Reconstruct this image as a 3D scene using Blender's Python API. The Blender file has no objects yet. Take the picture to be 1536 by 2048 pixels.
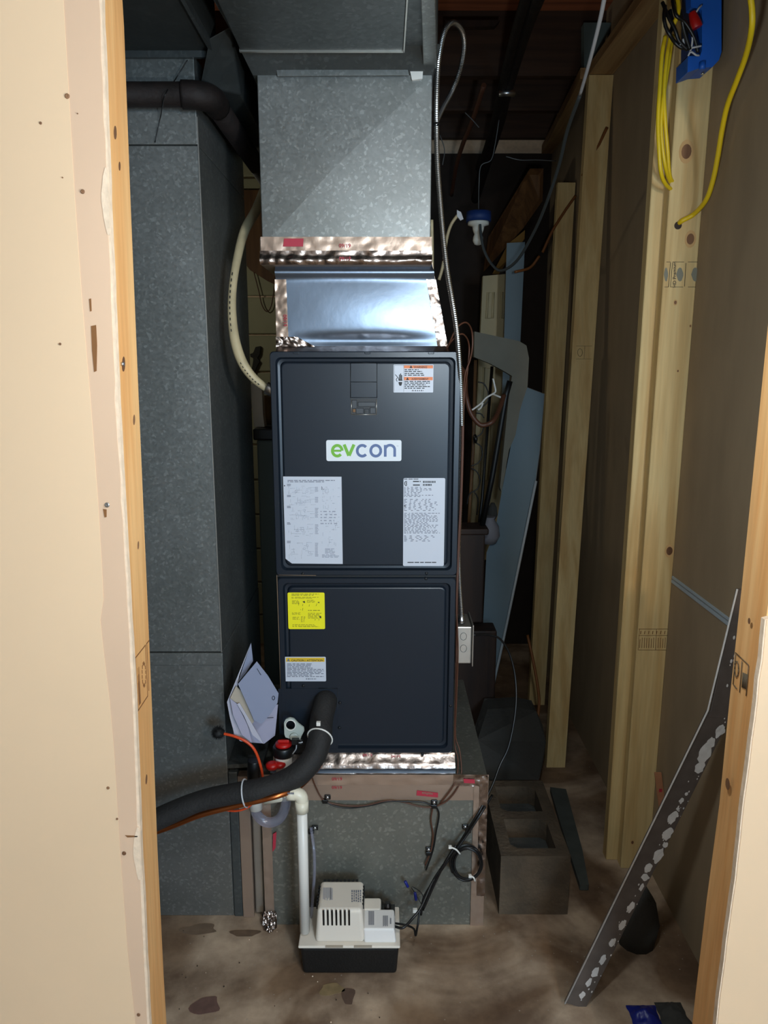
import bpy, bmesh, math, random
from mathutils import Vector, Matrix, noise
random.seed(7)
C = bpy.context.scene.collection
PI = math.pi
# ------------------------------------------------------------------ camera, world, lights, exposure
H = 1.58; PITCH = math.radians(11.5); F = 1480.0
cam_d = bpy.data.cameras.new('camera'); cam = bpy.data.objects.new('camera', cam_d); C.objects.link(cam)
cam_d.sensor_fit = 'VERTICAL'; cam_d.sensor_height = 36.0; cam_d.lens = F/2048*36.0
cam_d.clip_start = 0.02
cam.location = (0, 0, H); cam.rotation_euler = (PI/2 - PITCH, 0, 0)
bpy.context.scene.camera = cam
sc = bpy.context.scene
sc.view_settings.view_transform = 'Standard'; sc.view_settings.look = 'None'
sc.view_settings.gamma = 1; sc.view_settings.use_curve_mapping = False
sc.view_settings.exposure = 0.4
w = bpy.data.worlds.new('world'); sc.world = w; w.use_nodes = True
w.node_tree.nodes['Background'].inputs[0].default_value = (0.05, 0.06, 0.07, 1)
w.node_tree.nodes['Background'].inputs[1].default_value = 0.15
def light(name, kind, loc, energy, col, size=0.1, rot=None, sy=None):
    d = bpy.data.lights.new(name, kind); d.energy = energy; d.color = col
    if kind == 'AREA':
        d.size = size
        if sy: d.shape = 'RECTANGLE'; d.size_y = sy
    else: d.shadow_soft_size = size
    o = bpy.data.objects.new(name, d); C.objects.link(o); o.location = loc
    if rot: o.rotation_euler = rot
    return o
light('room_lamp', 'POINT', (0.95, -1.15, 1.98), 39, (1.0, 0.78, 0.57), 0.09)
light('work_light', 'POINT', (0.19, 0.74, 1.64), 14.5, (0.85, 0.95, 1.0), 0.035)
light('block_wall_fill', 'POINT', (-0.98, 3.1, 1.95), 2.6, (1.0, 0.96, 0.78), 0.06)  # added fill, hidden behind the left duct, brightens the block wall
light('window_daylight', 'AREA', (1.2, -2.35, 1.5), 70, (0.50, 0.76, 1.0), 0.9, (PI/2, 0, math.radians(12)), 1.0)
# ------------------------------------------------------------------ helpers
cp, sp = math.cos(PITCH), math.sin(PITCH)
def _d(x, y):
    a = (x-768)/F; b = (1024-y)/F
    return a, cp+b*sp, -sp+b*cp
def P(x, y, Y):                      # point on the plane Y
    a, dy, dz = _d(x, y); t = Y/dy
    return Vector((a*t, Y, H+dz*t))
def PZ(x, y, Z):                     # point on the level Z
    a, dy, dz = _d(x, y); t = (Z-H)/dz
    return Vector((a*t, dy*t, Z))
def PX(x, y, X):
    a, dy, dz = _d(x, y); t = X/a
    return Vector((X, dy*t, H+dz*t))
def lin(c):
    return tuple(((v/255)/12.92 if v/255 <= 0.04045 else ((v/255+0.055)/1.055)**2.4) for v in c)+(1,)
MATS = {}
def mat(name, rgb, rough=0.6, metal=0.0, var=0.0, scale=20, bump=0.0, bscale=60, stretch=(1, 1, 1), rgb2=None, spec=0.5, alpha=1, trans=0, rvar=0, detail=4, contrast=(0.35, 0.65)):
    m = bpy.data.materials.new(name); m.use_nodes = True; MATS[name] = m
    nt = m.node_tree; b = nt.nodes['Principled BSDF']
    b.inputs['Base Color'].default_value = lin(rgb); b.inputs['Roughness'].default_value = rough
    b.inputs['Metallic'].default_value = metal; b.inputs['Specular IOR Level'].default_value = spec
    if trans: b.inputs['Transmission Weight'].default_value = trans
    if alpha < 1: b.inputs['Alpha'].default_value = alpha
    tc = nt.nodes.new('ShaderNodeTexCoord'); mp = nt.nodes.new('ShaderNodeMapping')
    mp.inputs['Scale'].default_value = stretch
    nt.links.new(tc.outputs['Object'], mp.inputs['Vector'])
    if var or rgb2:
        n = nt.nodes.new('ShaderNodeTexNoise'); n.inputs['Scale'].default_value = scale; n.inputs['Detail'].default_value = detail
        nt.links.new(mp.outputs[0], n.inputs['Vector'])
        r = nt.nodes.new('ShaderNodeValToRGB'); r.color_ramp.elements[0].position = contrast[0]; r.color_ramp.elements[1].position = contrast[1]
        c1 = lin(rgb); c2 = lin(rgb2) if rgb2 else tuple(v*(1-var) for v in c1[:3])+(1,)
        r.color_ramp.elements[0].color = c2; r.color_ramp.elements[1].color = c1
        nt.links.new(n.outputs['Fac'], r.inputs[0]); nt.links.new(r.outputs[0], b.inputs['Base Color'])
        if rvar:
            mr = nt.nodes.new('ShaderNodeMapRange'); mr.inputs['To Min'].default_value = rough-rvar; mr.inputs['To Max'].default_value = rough+rvar
            nt.links.new(n.outputs['Fac'], mr.inputs[0]); nt.links.new(mr.outputs[0], b.inputs['Roughness'])
    if bump:
        n2 = nt.nodes.new('ShaderNodeTexNoise'); n2.inputs['Scale'].default_value = bscale; n2.inputs['Detail'].default_value = 5
        nt.links.new(mp.outputs[0], n2.inputs['Vector'])
        bp = nt.nodes.new('ShaderNodeBump'); bp.inputs['Strength'].default_value = bump; bp.inputs['Distance'].default_value = 0.004
        nt.links.new(n2.outputs['Fac'], bp.inputs['Height']); nt.links.new(bp.outputs[0], b.inputs['Normal'])
    return m
def galv(name, rgb, rough=0.42, metal=0.75, scale=55, spot=0.5):
    m = bpy.data.materials.new(name); m.use_nodes = True; MATS[name] = m
    nt = m.node_tree; N = nt.nodes.new; L = nt.links.new; b = nt.nodes['Principled BSDF']
    tc = N('ShaderNodeTexCoord')
    v = N('ShaderNodeTexVoronoi'); v.inputs['Scale'].default_value = scale; v.inputs['Randomness'].default_value = 1
    nz = N('ShaderNodeTexNoise'); nz.inputs['Scale'].default_value = 40; nz.inputs['Detail'].default_value = 3
    ad = N('ShaderNodeMixRGB'); ad.blend_type = 'ADD'; ad.inputs[0].default_value = 0.018
    L(tc.outputs['Object'], nz.inputs['Vector']); L(tc.outputs['Object'], ad.inputs[1]); L(nz.outputs['Color'], ad.inputs[2]); L(ad.outputs[0], v.inputs['Vector'])
    n2 = N('ShaderNodeTexNoise'); n2.inputs['Scale'].default_value = 5; n2.inputs['Detail'].default_value = 6
    L(tc.outputs['Object'], n2.inputs['Vector'])
    sx = N('ShaderNodeSeparateColor'); L(v.outputs['Color'], sx.inputs[0])
    r = N('ShaderNodeValToRGB'); e = r.color_ramp.elements
    e[0].position = 0.0; e[0].color = tuple(x*0.95 for x in lin(rgb)[:3])+(1,)
    e[1].position = 0.8; e[1].color = tuple(x*1.04 for x in lin(rgb)[:3])+(1,)
    k = e.new(0.97); k.color = tuple(min(1, x*(1.05+spot)) for x in lin(rgb)[:3])+(1,)
    L(sx.outputs[0], r.inputs[0])
    mx = N('ShaderNodeMixRGB'); mx.blend_type = 'MULTIPLY'; mx.inputs[0].default_value = 0.55
    r2 = N('ShaderNodeValToRGB'); r2.color_ramp.elements[0].position = .3; r2.color_ramp.elements[1].position = .7
    r2.color_ramp.elements[0].color = (.6, .62, .6, 1); r2.color_ramp.elements[1].color = (1, 1, 1, 1)
    L(n2.outputs['Fac'], r2.inputs[0]); L(r.outputs[0], mx.inputs[1]); L(r2.outputs[0], mx.inputs[2]); L(mx.outputs[0], b.inputs['Base Color'])
    mr = N('ShaderNodeMapRange'); mr.inputs['To Min'].default_value = rough-0.04; mr.inputs['To Max'].default_value = rough+0.05
    L(sx.outputs[1], mr.inputs[0]); L(mr.outputs[0], b.inputs['Roughness']); b.inputs['Metallic'].default_value = metal
    bp = N('ShaderNodeBump'); bp.inputs['Strength'].default_value = 0.25; bp.inputs['Distance'].default_value = 0.003
    L(n2.outputs['Fac'], bp.inputs['Height']); L(bp.outputs[0], b.inputs['Normal'])
    return m
def wood(name, rgb, rgb2, axis=2, rough=0.65):
    m = bpy.data.materials.new(name); m.use_nodes = True; MATS[name] = m
    nt = m.node_tree; N = nt.nodes.new; L = nt.links.new; b = nt.nodes['Principled BSDF']; b.inputs['Roughness'].default_value = rough
    tc = N('ShaderNodeTexCoord'); mp = N('ShaderNodeMapping'); s = [1, 1, 1]; s[axis] = 0.06; mp.inputs['Scale'].default_value = s
    L(tc.outputs['Object'], mp.inputs['Vector'])
    n = N('ShaderNodeTexNoise'); n.inputs['Scale'].default_value = 26; n.inputs['Detail'].default_value = 3; n.inputs['Distortion'].default_value = 0.6
    L(mp.outputs[0], n.inputs['Vector'])
    n3 = N('ShaderNodeTexNoise'); n3.inputs['Scale'].default_value = 140; n3.inputs['Detail'].default_value = 2; L(mp.outputs[0], n3.inputs['Vector'])
    r = N('ShaderNodeValToRGB'); r.color_ramp.elements[0].position = .34; r.color_ramp.elements[1].position = .62
    r.color_ramp.elements[0].color = lin(rgb2); r.color_ramp.elements[1].color = lin(rgb); L(n.outputs['Fac'], r.inputs[0])
    mx = N('ShaderNodeMixRGB'); mx.blend_type = 'MULTIPLY'; mx.inputs[0].default_value = .25
    L(r.outputs[0], mx.inputs[1]); L(n3.outputs['Fac'], mx.inputs[2]); L(mx.outputs[0], b.inputs['Base Color'])
    bp = N('ShaderNodeBump'); bp.inputs['Strength'].default_value = .15; bp.inputs['Distance'].default_value = .002
    L(n3.outputs['Fac'], bp.inputs['Height']); L(bp.outputs[0], b.inputs['Normal'])
    return m
def concrete(name):
    m = bpy.data.materials.new(name); m.use_nodes = True; MATS[name] = m
    nt = m.node_tree; N = nt.nodes.new; L = nt.links.new; b = nt.nodes['Principled BSDF']; b.inputs['Roughness'].default_value = .85
    tc = N('ShaderNodeTexCoord')
    n = N('ShaderNodeTexNoise'); n.inputs['Scale'].default_value = 5; n.inputs['Detail'].default_value = 10; n.inputs['Roughness'].default_value = .62
    n2 = N('ShaderNodeTexNoise'); n2.inputs['Scale'].default_value = 2.2; n2.inputs['Detail'].default_value = 4; n2.inputs['Distortion'].default_value = 1.2
    v = N('ShaderNodeTexVoronoi'); v.inputs['Scale'].default_value = 38
    for q in (n, n2, v): L(tc.outputs['Object'], q.inputs['Vector'])
    r = N('ShaderNodeValToRGB'); r.color_ramp.elements[0].position = .36; r.color_ramp.elements[1].position = .66
    r.color_ramp.elements[0].color = lin((130, 108, 88)); r.color_ramp.elements[1].color = lin((196, 172, 146)); L(n.outputs['Fac'], r.inputs[0])
    r2 = N('ShaderNodeValToRGB'); r2.color_ramp.elements[0].position = .40; r2.color_ramp.elements[1].position = .55
    r2.color_ramp.elements[0].color = lin((180, 165, 150)); r2.color_ramp.elements[1].color = (1, 1, 1, 1); L(n2.outputs['Fac'], r2.inputs[0])
    r3 = N('ShaderNodeValToRGB'); r3.color_ramp.elements[0].position = .04; r3.color_ramp.elements[1].position = .09
    r3.color_ramp.elements[0].color = (1, 1, 1, 1); r3.color_ramp.elements[1].color = (0, 0, 0, 1); L(v.outputs['Distance'], r3.inputs[0])
    mx = N('ShaderNodeMixRGB'); mx.blend_type = 'MULTIPLY'; mx.inputs[0].default_value = 1; L(r.outputs[0], mx.inputs[1]); L(r2.outputs[0], mx.inputs[2])
    m3 = N('ShaderNodeMixRGB'); L(r3.outputs[0], m3.inputs[0]); L(mx.outputs[0], m3.inputs[1]); m3.inputs[2].default_value = lin((150, 140, 128)); L(m3.outputs[0], b.inputs['Base Color'])
    bp = N('ShaderNodeBump'); bp.inputs['Strength'].default_value = .5; bp.inputs['Distance'].default_value = .006
    L(n.outputs['Fac'], bp.inputs['Height']); L(bp.outputs[0], b.inputs['Normal'])
    return m
class MB:
    def __init__(s): s.v = []; s.f = []; s.mi = []; s.smooth = []
    def add(s, vs, fs, mi=0, sm=False):
        o = len(s.v); s.v += [tuple(v) for v in vs]
        for f in fs: s.f.append(tuple(i+o for i in f)); s.mi.append(mi); s.smooth.append(sm)
        return s
    def box(s, x0, x1, y0, y1, z0, z1, mi=0):
        v = [(x0, y0, z0), (x1, y0, z0), (x1, y1, z0), (x0, y1, z0), (x0, y0, z1), (x1, y0, z1), (x1, y1, z1), (x0, y1, z1)]
        return s.hexa(v, mi)
    def hexa(s, v, mi=0):
        return s.add(v, [(3, 2, 1, 0), (4, 5, 6, 7), (0, 1, 5, 4), (1, 2, 6, 5), (2, 3, 7, 6), (3, 0, 4, 7)], mi)
    def prism(s, pts, d, mi=0, side=None):       # pts: front outline (3D); d: offset vector to the back
        n = len(pts); d = Vector(d); v = [Vector(p) for p in pts]+[Vector(p)+d for p in pts]
        s.add(v, [tuple(range(n)), tuple(range(2*n-1, n-1, -1))], mi)
        s.add(v, [(i, i+n, (i+1) % n+n, (i+1) % n) for i in range(n)], side if side is not None else mi)
        return s
    def tube(s, pts, r, seg=10, cap=True, mi=0, smooth=True, closed=False):
        pts = [Vector(p) for p in pts]; n = len(pts)
        rr = r if callable(r) else (lambda i: r)
        T = []
        for i in range(n):
            a = pts[(i-1) % n] if (closed or i) else pts[i]; b = pts[(i+1) % n] if (closed or i < n-1) else pts[i]
            t = (b-a); T.append(t.normalized() if t.length > 1e-9 else Vector((0, 0, 1)))
        u = T[0].orthogonal().normalized(); vs = []
        for i in range(n):
            u = (u-T[i]*u.dot(T[i])); u = u.normalized() if u.length > 1e-6 else T[i].orthogonal().normalized()
            w_ = T[i].cross(u); R = rr(i)
            for k in range(seg):
                a = 2*PI*k/seg; vs.append(pts[i]+u*(R*math.cos(a))+w_*(R*math.sin(a)))
        fs = []
        for i in range(n if closed else n-1):
            j = (i+1) % n
            for k in range(seg): fs.append((i*seg+k, i*seg+(k+1) % seg, j*seg+(k+1) % seg, j*seg+k))
        s.add(vs, fs, mi, smooth)
        if cap and not closed:
            o = len(s.v)-len(vs)
            s.f.append(tuple(o+k for k in range(seg-1, -1, -1))); s.mi.append(mi); s.smooth.append(False)
            s.f.append(tuple(o+(n-1)*seg+k for k in range(seg))); s.mi.append(mi); s.smooth.append(False)
        return s
    def cyl(s, a, b, r, r2=None, seg=20, mi=0):
        r2 = r if r2 is None else r2
        return s.tube([a, b], lambda i: r if i == 0 else r2, seg, True, mi)
    def lathe(s, base, prof, axis=(0, 0, 1), seg=24, mi=0):     # prof: (radius, height)
        ax = Vector(axis).normalized(); u = ax.orthogonal().normalized(); w_ = ax.cross(u); base = Vector(base); vs = []
        for r, h in prof:
            for k in range(seg):
                a = 2*PI*k/seg; vs.append(base+ax*h+u*(r*math.cos(a))+w_*(r*math.sin(a)))
        fs = [(i*seg+k, i*seg+(k+1) % seg, (i+1)*seg+(k+1) % seg, (i+1)*seg+k) for i in range(len(prof)-1) for k in range(seg)]
        s.add(vs, fs, mi, True); o = len(s.v)-len(vs)
        s.f.append(tuple(o+k for k in range(seg-1, -1, -1))); s.mi.append(mi); s.smooth.append(False)
        s.f.append(tuple(o+(len(prof)-1)*seg+k for k in range(seg))); s.mi.append(mi); s.smooth.append(False)
        return s
    def grid(s, fn, nu, nv, mi=0, smooth=True):
        vs = [fn(i/nu, j/nv) for j in range(nv+1) for i in range(nu+1)]
        fs = [(j*(nu+1)+i, j*(nu+1)+i+1, (j+1)*(nu+1)+i+1, (j+1)*(nu+1)+i) for j in range(nv) for i in range(nu)]
        return s.add(vs, fs, mi, smooth)
def smooth_path(pts, sub=8, closed=False):
    pts = [Vector(p) for p in pts]; n = len(pts); out = []
    for i in range(n if closed else n-1):
        p0 = pts[(i-1) % n] if (closed or i) else pts[0]*2-pts[1]
        p1, p2 = pts[i], pts[(i+1) % n]
        p3 = pts[(i+2) % n] if (closed or i < n-2) else pts[-1]*2-pts[-2]
        for k in range(sub):
            t = k/sub
            out.append(0.5*((2*p1)+(p2-p0)*t+(2*p0-5*p1+4*p2-p3)*t*t+(3*p1-p0-3*p2+p3)*t**3))
    if not closed: out.append(pts[-1])
    return out
def obj(name, mb, m, parent=None, bevel=0, recalc=True, seg=2, **props):
    me = bpy.data.meshes.new(name); me.from_pydata(mb.v, [], mb.f)
    ms = m if isinstance(m, (list, tuple)) else [m]
    for q in ms: me.materials.append(MATS[q] if isinstance(q, str) else q)
    me.polygons.foreach_set('material_index', mb.mi); me.polygons.foreach_set('use_smooth', mb.smooth)
    if recalc:
        bm = bmesh.new(); bm.from_mesh(me); bmesh.ops.recalc_face_normals(bm, faces=bm.faces)
        if bevel:
            bmesh.ops.bevel(bm, geom=[e for e in bm.edges if len(e.link_faces) == 2 and e.calc_face_angle(0) > 0.5], offset=bevel, segments=seg, affect='EDGES', profile=.5)
        bm.to_mesh(me); bm.free()
    me.update()
    o = bpy.data.objects.new(name, me); C.objects.link(o)
    if parent: o.parent = parent
    for k, v in props.items(): o[k] = v
    return o
def thing(name, label, cat, group=None):
    o = bpy.data.objects.new(name, None); C.objects.link(o); o['label'] = label; o['category'] = cat; o.empty_display_size = .02
    if group: o['group'] = group
    return o
def tag(o, label, cat, group=None):
    o['label'] = label; o['category'] = cat
    if group: o['group'] = group
    return o
def struct(name, mb, m, **k):
    o = obj(name, mb, m, **k); o['kind'] = 'structure'; return o
def quad(mb, pts, mi=0): return mb.add(pts, [(0, 1, 2, 3)], mi)
def text(name, s, m, parent, org, size, xd=(1, 0, 0), yd=(0, 0, 1), center=True, bold=0.0, sx=1.0):
    cu = bpy.data.curves.new(name, 'FONT'); cu.body = s; cu.size = 1; cu.offset = bold; cu.resolution_u = 3
    cu.align_x = 'CENTER' if center else 'LEFT'
    to = bpy.data.objects.new(name, cu); me = bpy.data.meshes.new_from_object(to); bpy.data.objects.remove(to)
    xd = Vector(xd).normalized(); yd = Vector(yd).normalized(); org = Vector(org)
    for v in me.vertices: v.co = org+xd*(v.co.x*size*sx)+yd*(v.co.y*size)
    me.materials.clear(); me.materials.append(MATS[m]); me.name = name
    o = bpy.data.objects.new(name, me); C.objects.link(o); o.parent = parent
    return o
# ------------------------------------------------------------------ materials
mat('drywall_paper', (214, 180, 150), .8, var=.06, scale=3)
mat('drywall_paint', (226, 194, 158), .7, var=.05, scale=2)
mat('backing_shade', (44, 34, 28), .9, var=.2)  # near-black tone standing in for the unlit back right
mat('gypsum', (232, 206, 178), .9, var=.12, scale=60, bump=.6)
mat('brown_paper', (160, 140, 112), .9, var=.12, scale=14, stretch=(1, 1, .3))
mat('room_paint', (196, 194, 190), .8)
mat('dark_room', (60, 52, 44), .9)
wood('stud_wood', (232, 206, 148), (212, 176, 116)); wood('stud_wood_y', (186, 152, 104), (150, 112, 70), 1)
wood('jamb_wood', (246, 192, 128), (232, 168, 102)); wood('joist_wood', (74, 50, 34), (50, 32, 20), 0)
wood('subfloor_wood', (176, 100, 62), (136, 74, 44), 0, .9); wood('knot_wood', (150, 108, 74), (104, 68, 42))
wood('old_wood', (120, 84, 48), (84, 54, 28)); wood('dark_wood', (52, 32, 20), (32, 18, 12))
concrete('floor_concrete')
mat('block_concrete', (90, 76, 60), .95, var=.35, scale=14, bump=1, bscale=90)
mat('block_core', (74, 76, 74), .95, var=.3, scale=20, bump=1)
mat('block_paint', (172, 170, 140), .8, var=.10, scale=6, bump=.3)
galv('galvanised', (140, 141, 138), .42, .72, 170, .32); galv('galvanised_box', (132, 131, 122), .45, .6, 150, .35)
galv('galvanised_dark', (98, 102, 102), .46, .7, 120, .25); galv('galv_dust', (60, 63, 62), .6, .35, 60, .1)
mat('iron_black', (30, 20, 17), .7, .3, var=.5, scale=25, bump=.4)
mat('cabinet_paint', (27, 35, 45), .33, 0.1, var=.06, scale=2, spec=.4)
mat('cabinet_dark', (9, 12, 16), .5)
mat('sticker_white', (196, 200, 210), .45); mat('sticker_edge', (222, 226, 230), .45); mat('sticker_yellow', (236, 226, 20), .45)
mat('ink_grey', (112, 116, 130), .6); mat('ink_black', (26, 26, 30), .6); mat('ink_light', (150, 154, 168), .6)
mat('ink_orange', (224, 120, 56), .5); mat('ink_amber', (220, 180, 36), .5); mat('ink_olive', (150, 142, 12), .6)
mat('logo_green', (112, 178, 48), .5); mat('logo_blue', (84, 104, 148), .5); mat('ink_red', (176, 44, 62), .6); mat('stamp_ink', (96, 84, 66), .8); mat('stamp_brown', (128, 84, 44), .8)
mat('foil', (132, 146, 164), .42, 1.0, bump=.25, bscale=14)
mat('foil_crinkle', (172, 158, 150), .27, 1.0, bump=.6, bscale=30)
mat('foil_tape', (196, 172, 154), .34, .75, bump=.3, bscale=26)
mat('rubber_foam', (30, 28, 27), .75, var=.2, scale=60, bump=.4, bscale=160)
mat('copper', (190, 112, 64), .32, 1.0); mat('pvc_white', (228, 224, 216), .35, spec=.5); mat('pvc_cream', (226, 218, 196), .35)
mat('cable_cream', (196, 178, 140), .5, var=.25, scale=18); mat('cable_white', (190, 192, 196), .5)
mat('clear_vinyl', (196, 196, 214), .12, trans=.75, alpha=.75); mat('translucent', (196, 204, 196), .3, trans=.25)
mat('plastic_black', (14, 14, 15), .38); mat('plastic_red', (170, 18, 14), .4); mat('plastic_blue', (22, 92, 190), .45); mat('plastic_navy', (22, 34, 120), .4)
mat('plastic_orange', (206, 70, 30), .4); mat('tank_black', (16, 15, 14), .55, var=.3, scale=80, bump=.3, bscale=200)
mat('pump_cream', (228, 218, 204), .42); mat('pump_white', (234, 230, 226), .38)
mat('paper_white', (176, 174, 186), .7); mat('paper_blue', (130, 136, 158), .7); mat('paper_tan', (168, 156, 140), .7); mat('paper_lilac', (158, 155, 174), .7)
mat('bristle', (10, 10, 10), .7); mat('wire_brown', (84, 50, 34), .5); mat('wire_black', (14, 14, 15), .4); mat('steel', (196, 198, 200), .3, 1.0)
mat('flex_steel', (190, 190, 188), .32, 1.0); mat('galv_shiny', (200, 196, 188), .35, .85, var=.1, scale=30)
mat('wire_yellow', (222, 188, 24), .42); mat('wire_orange', (124, 74, 30), .6); mat('sheet_blue', (104, 124, 136), .8, var=.06, scale=4); mat('sheet_edge', (170, 182, 190), .8)
mat('grey_foam', (112, 108, 96), .9, var=.12, scale=10); mat('door_paint', (176, 164, 128), .6, var=.06, scale=5); mat('gap_paper', (150, 116, 60), .9)
mat('pole_black', (8, 8, 8), .5); mat('lamp_white', (226, 220, 206), .35); mat('slate_paint', (92, 108, 108), .6); mat('pot_brown', (92, 70, 40), .7)
mat('cable_dark', (66, 70, 70), .5); mat('wire_dull', (96, 98, 98), .5); mat('beam_grey', (78, 82, 78), .8, var=.2); mat('stamp_grey', (132, 132, 118), .8)
mat('strip_face', (98, 88, 82), .55, .2, var=.2, scale=30); mat('flake_white', (206, 202, 198), .8, var=.1, scale=80, bump=.5); mat('bag_grey', (120, 118, 124), .7); mat('rag_grey', (58, 57, 54), .95, bump=.8); mat('dirt', (60, 46, 34), .95, bump=1)
# ------------------------------------------------------------------ setting
f = MB(); f.grid(lambda u, v: (-2.6+u*5.6, -2.7+v*9.2, .0), 8, 8, 0, False); f.box(-2.6, 3.0, -2.7, 6.5, -.06, -.002)
floor = struct('floor', f, 'floor_concrete', recalc=False)
for (x, y, r1, r2, c) in ((412, 2010, .035, .03, (110, 82, 72)), (697, 1992, .016, .03, (98, 76, 62)), (662, 1978, .03, .02, (142, 120, 84)), (400, 1858, .05, .02, (120, 98, 78)), (490, 1866, .04, .015, (108, 86, 66))):
    p = PZ(x, y, .001); m = MB(); n = 22
    m.prism([p+Vector((r1*math.cos(a)*(1+.25*math.sin(3*a+x)), r2*math.sin(a)*(1+.2*math.cos(2*a+y)), .0)) for a in [2*PI*k/n for k in range(n)]], (0, 0, -.0008))
    k = 'stain_%d' % x; mat(k, c, .9, var=.25, scale=40); obj('stain', m, k, floor)
for k in range(26):
    x = random.uniform(335, 840); y = random.uniform(1850, 2046); p = PZ(x, y, 0.0015); r = random.uniform(.0008, .0024)
    m = MB(); m.lathe(p, [(r*.6, -.001), (r, .0005), (r*.5, .002)], seg=6); obj('grit', m, 'gypsum' if k % 3 == 0 else 'dirt', floor)

# near partition, left side: board built from points of its own face
def curve_x(tab, y):
    for (y0, x0), (y1, x1) in zip(tab, tab[1:]):
        if y <= y1 or (y1, x1) == tab[-1]: return x0+(x1-x0)*(y-y0)/(y1-y0)
YB = 1.10
far = [(0, 246), (400, 261), (800, 277.5), (1400, 303.5), (1700, 315), (2048, 332)]
near = [(0, 205), (400, 220), (800, 237), (1400, 271), (1700, 283), (2048, 300)]
wl = MB(); zs = [.0, .15]+[P(200, y, YB).z for y in range(2040, -1, -40)]+[2.06, 2.75]
def y_of(z, Y):
    dz = z-H; d = Y*cp-dz*sp; return 1024-F*(Y*sp+dz*cp)/d
def rag(y, a=2.0): return a*noise.noise((y*.013, 3.1, 0))+a*.6*noise.noise((y*.06, 7.7, 1))
edge = []
for z in zs:
    y = max(-30, min(2080, y_of(z, YB))); e = curve_x(near, y)-6.5+rag(y, 3)
    edge.append(Vector((P(e, y, YB).x, YB, z)))
wl.prism([(-2.5, YB, 2.75), (-2.5, YB, 0)]+edge, (0, .001, 0)); wall_fl = struct('wall_front_left', wl, 'drywall_paper')
core = MB(); ce = []
for z in zs:
    y = max(-30, min(2080, y_of(z, YB))); e = curve_x(near, y)-1.0+rag(y+400, 1.5); ce.append(Vector((P(e, y, YB+.001).x, YB+.0012, z)))
core.prism([(-2.5, YB+.0012, 2.75), (-2.5, YB+.0012, 0)]+ce, (0, .0115, 0)); obj('gypsum_core', core, 'gypsum', wall_fl)
torn = MB()
for (y0, y1, a) in ((335, 470, 9), (1655, 1760, 9)):
    L = []; R = []
    for k in range(9):
        y = y0+(y1-y0)*k/8; L.append(P(curve_x(near, y)-8-a*math.sin(PI*k/8)-rag(y*3, 2), y, YB-.0008)); R.append(P(curve_x(near, y)-3, y, YB-.0008))
    torn.prism(L+R[::-1], (0, .0012, 0))
obj('torn_paper', torn, 'gypsum', wall_fl)
pt = [(0, 127), (400, 150), (600, 164), (800, 181), (1000, 196), (1190, 207), (1215, 206), (1216, 198), (1300, 207), (1400, 219), (1500, 228), (1700, 240), (1900, 255), (2048, 271)]
pe = [Vector((P(curve_x(pt, max(0, min(2048, y_of(z, YB)))), max(-30, min(2080, y_of(z, YB))), YB).x, YB-.0006, z)) for z in zs]
pn = MB(); pn.prism([(-2.5, YB-.0006, 2.75), (-2.5, YB-.0006, 0)]+pe, (0, .0006, 0)); obj('paint_coat', pn, 'drywall_paint', wall_fl)
for (x, y, r) in ((134, 192, 4), (81, 246, 2.2), (120, 688, 2.2), (214, 1010, 4.5), (165, 383, 3.5), (216, 1576, 3), (234, 1638, 2.2), (248, 1707, 4), (277, 2030, 3.5), (125, 355, 1.2), (155, 227, 1)):
    p = P(x, y, YB-.0012); m = MB(); q = r*.00068*1.05
    m.lathe(p, [(q*1.25, .0004), (q*1.1, -.0006), (q*.5, -.0004), (q*.3, -.0002)], axis=(0, 1, 0), seg=12); obj('screw_hole', m, 'knot_wood' if r != 4.5 else 'steel', wall_fl)
for pts in ([(182, 652), (192, 650), (194, 690), (193, 742), (188, 744), (184, 700)], [(178, 598), (182, 597), (183, 622), (180, 623)], [(206, 1018), (213, 1019), (213, 1034), (209, 1035)], [(250, 1671), (275, 1672), (275, 1674), (255, 1675)]):
    m = MB(); m.prism([P(a, b, YB-.0008) for a, b in pts], (0, .0008, 0)); obj('scuff', m, 'stamp_brown', wall_fl)
# jamb stud: face towards the opening runs from near to far edge
js = MB(); n = len(zs); vs = []
for z in zs:
    y1 = max(-30, min(2080, y_of(z, 1.1127))); y2 = max(-30, min(2080, y_of(z, 1.2)))
    a = P(curve_x(near, y1), y1, 1.1127).x; b = P(curve_x(far, y2), y2, 1.2).x
    vs += [(a-.038, 1.1127, z), (a, 1.1127, z), (b, 1.2, z), (b-.038, 1.2, z)]
fs = [(i*4+k, i*4+(k+1) % 4, (i+1)*4+(k+1) % 4, (i+1)*4+k) for i in range(n-1) for k in range(4)]+[(3, 2, 1, 0), (4*n-4, 4*n-3, 4*n-2, 4*n-1)]
js.add(vs, fs); jl = obj('stud', js, 'jamb_wood', wall_fl)
def jx(t, z, off=.0006):      # point on the left jamb face, t 0 near edge .. 1 far edge
    Y = 1.1127+.0873*t; y1 = y_of(z, 1.1127); y2 = y_of(z, 1.2)
    a = P(curve_x(near, y1), y1, 1.1127).x; b = P(curve_x(far, y2), y2, 1.2).x
    return Vector((a+(b-a)*t+off, Y, z))
def jrect(mb, t0, t1, z0, z1, off=.0006): mb.prism([jx(t0, z0, off), jx(t1, z0, off), jx(t1, z1, off), jx(t0, z1, off)], (-.0005, 0, 0))
m = MB(); zc = P(280, 1355, 1.15).z
for (t0, t1, a, b) in ((.1, .75, .045, .047), (.1, .75, -.047, -.045), (.1, .12, -.047, .047), (.73, .75, -.047, .047), (.82, .84, -.04, .047), (.82, 1, .045, .047)): jrect(m, t0, t1, zc+a, zc+b)
for k in range(6): jrect(m, .18+k*.02, .19+k*.02, zc-.04, zc+.03*(k % 3)*.4)
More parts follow.
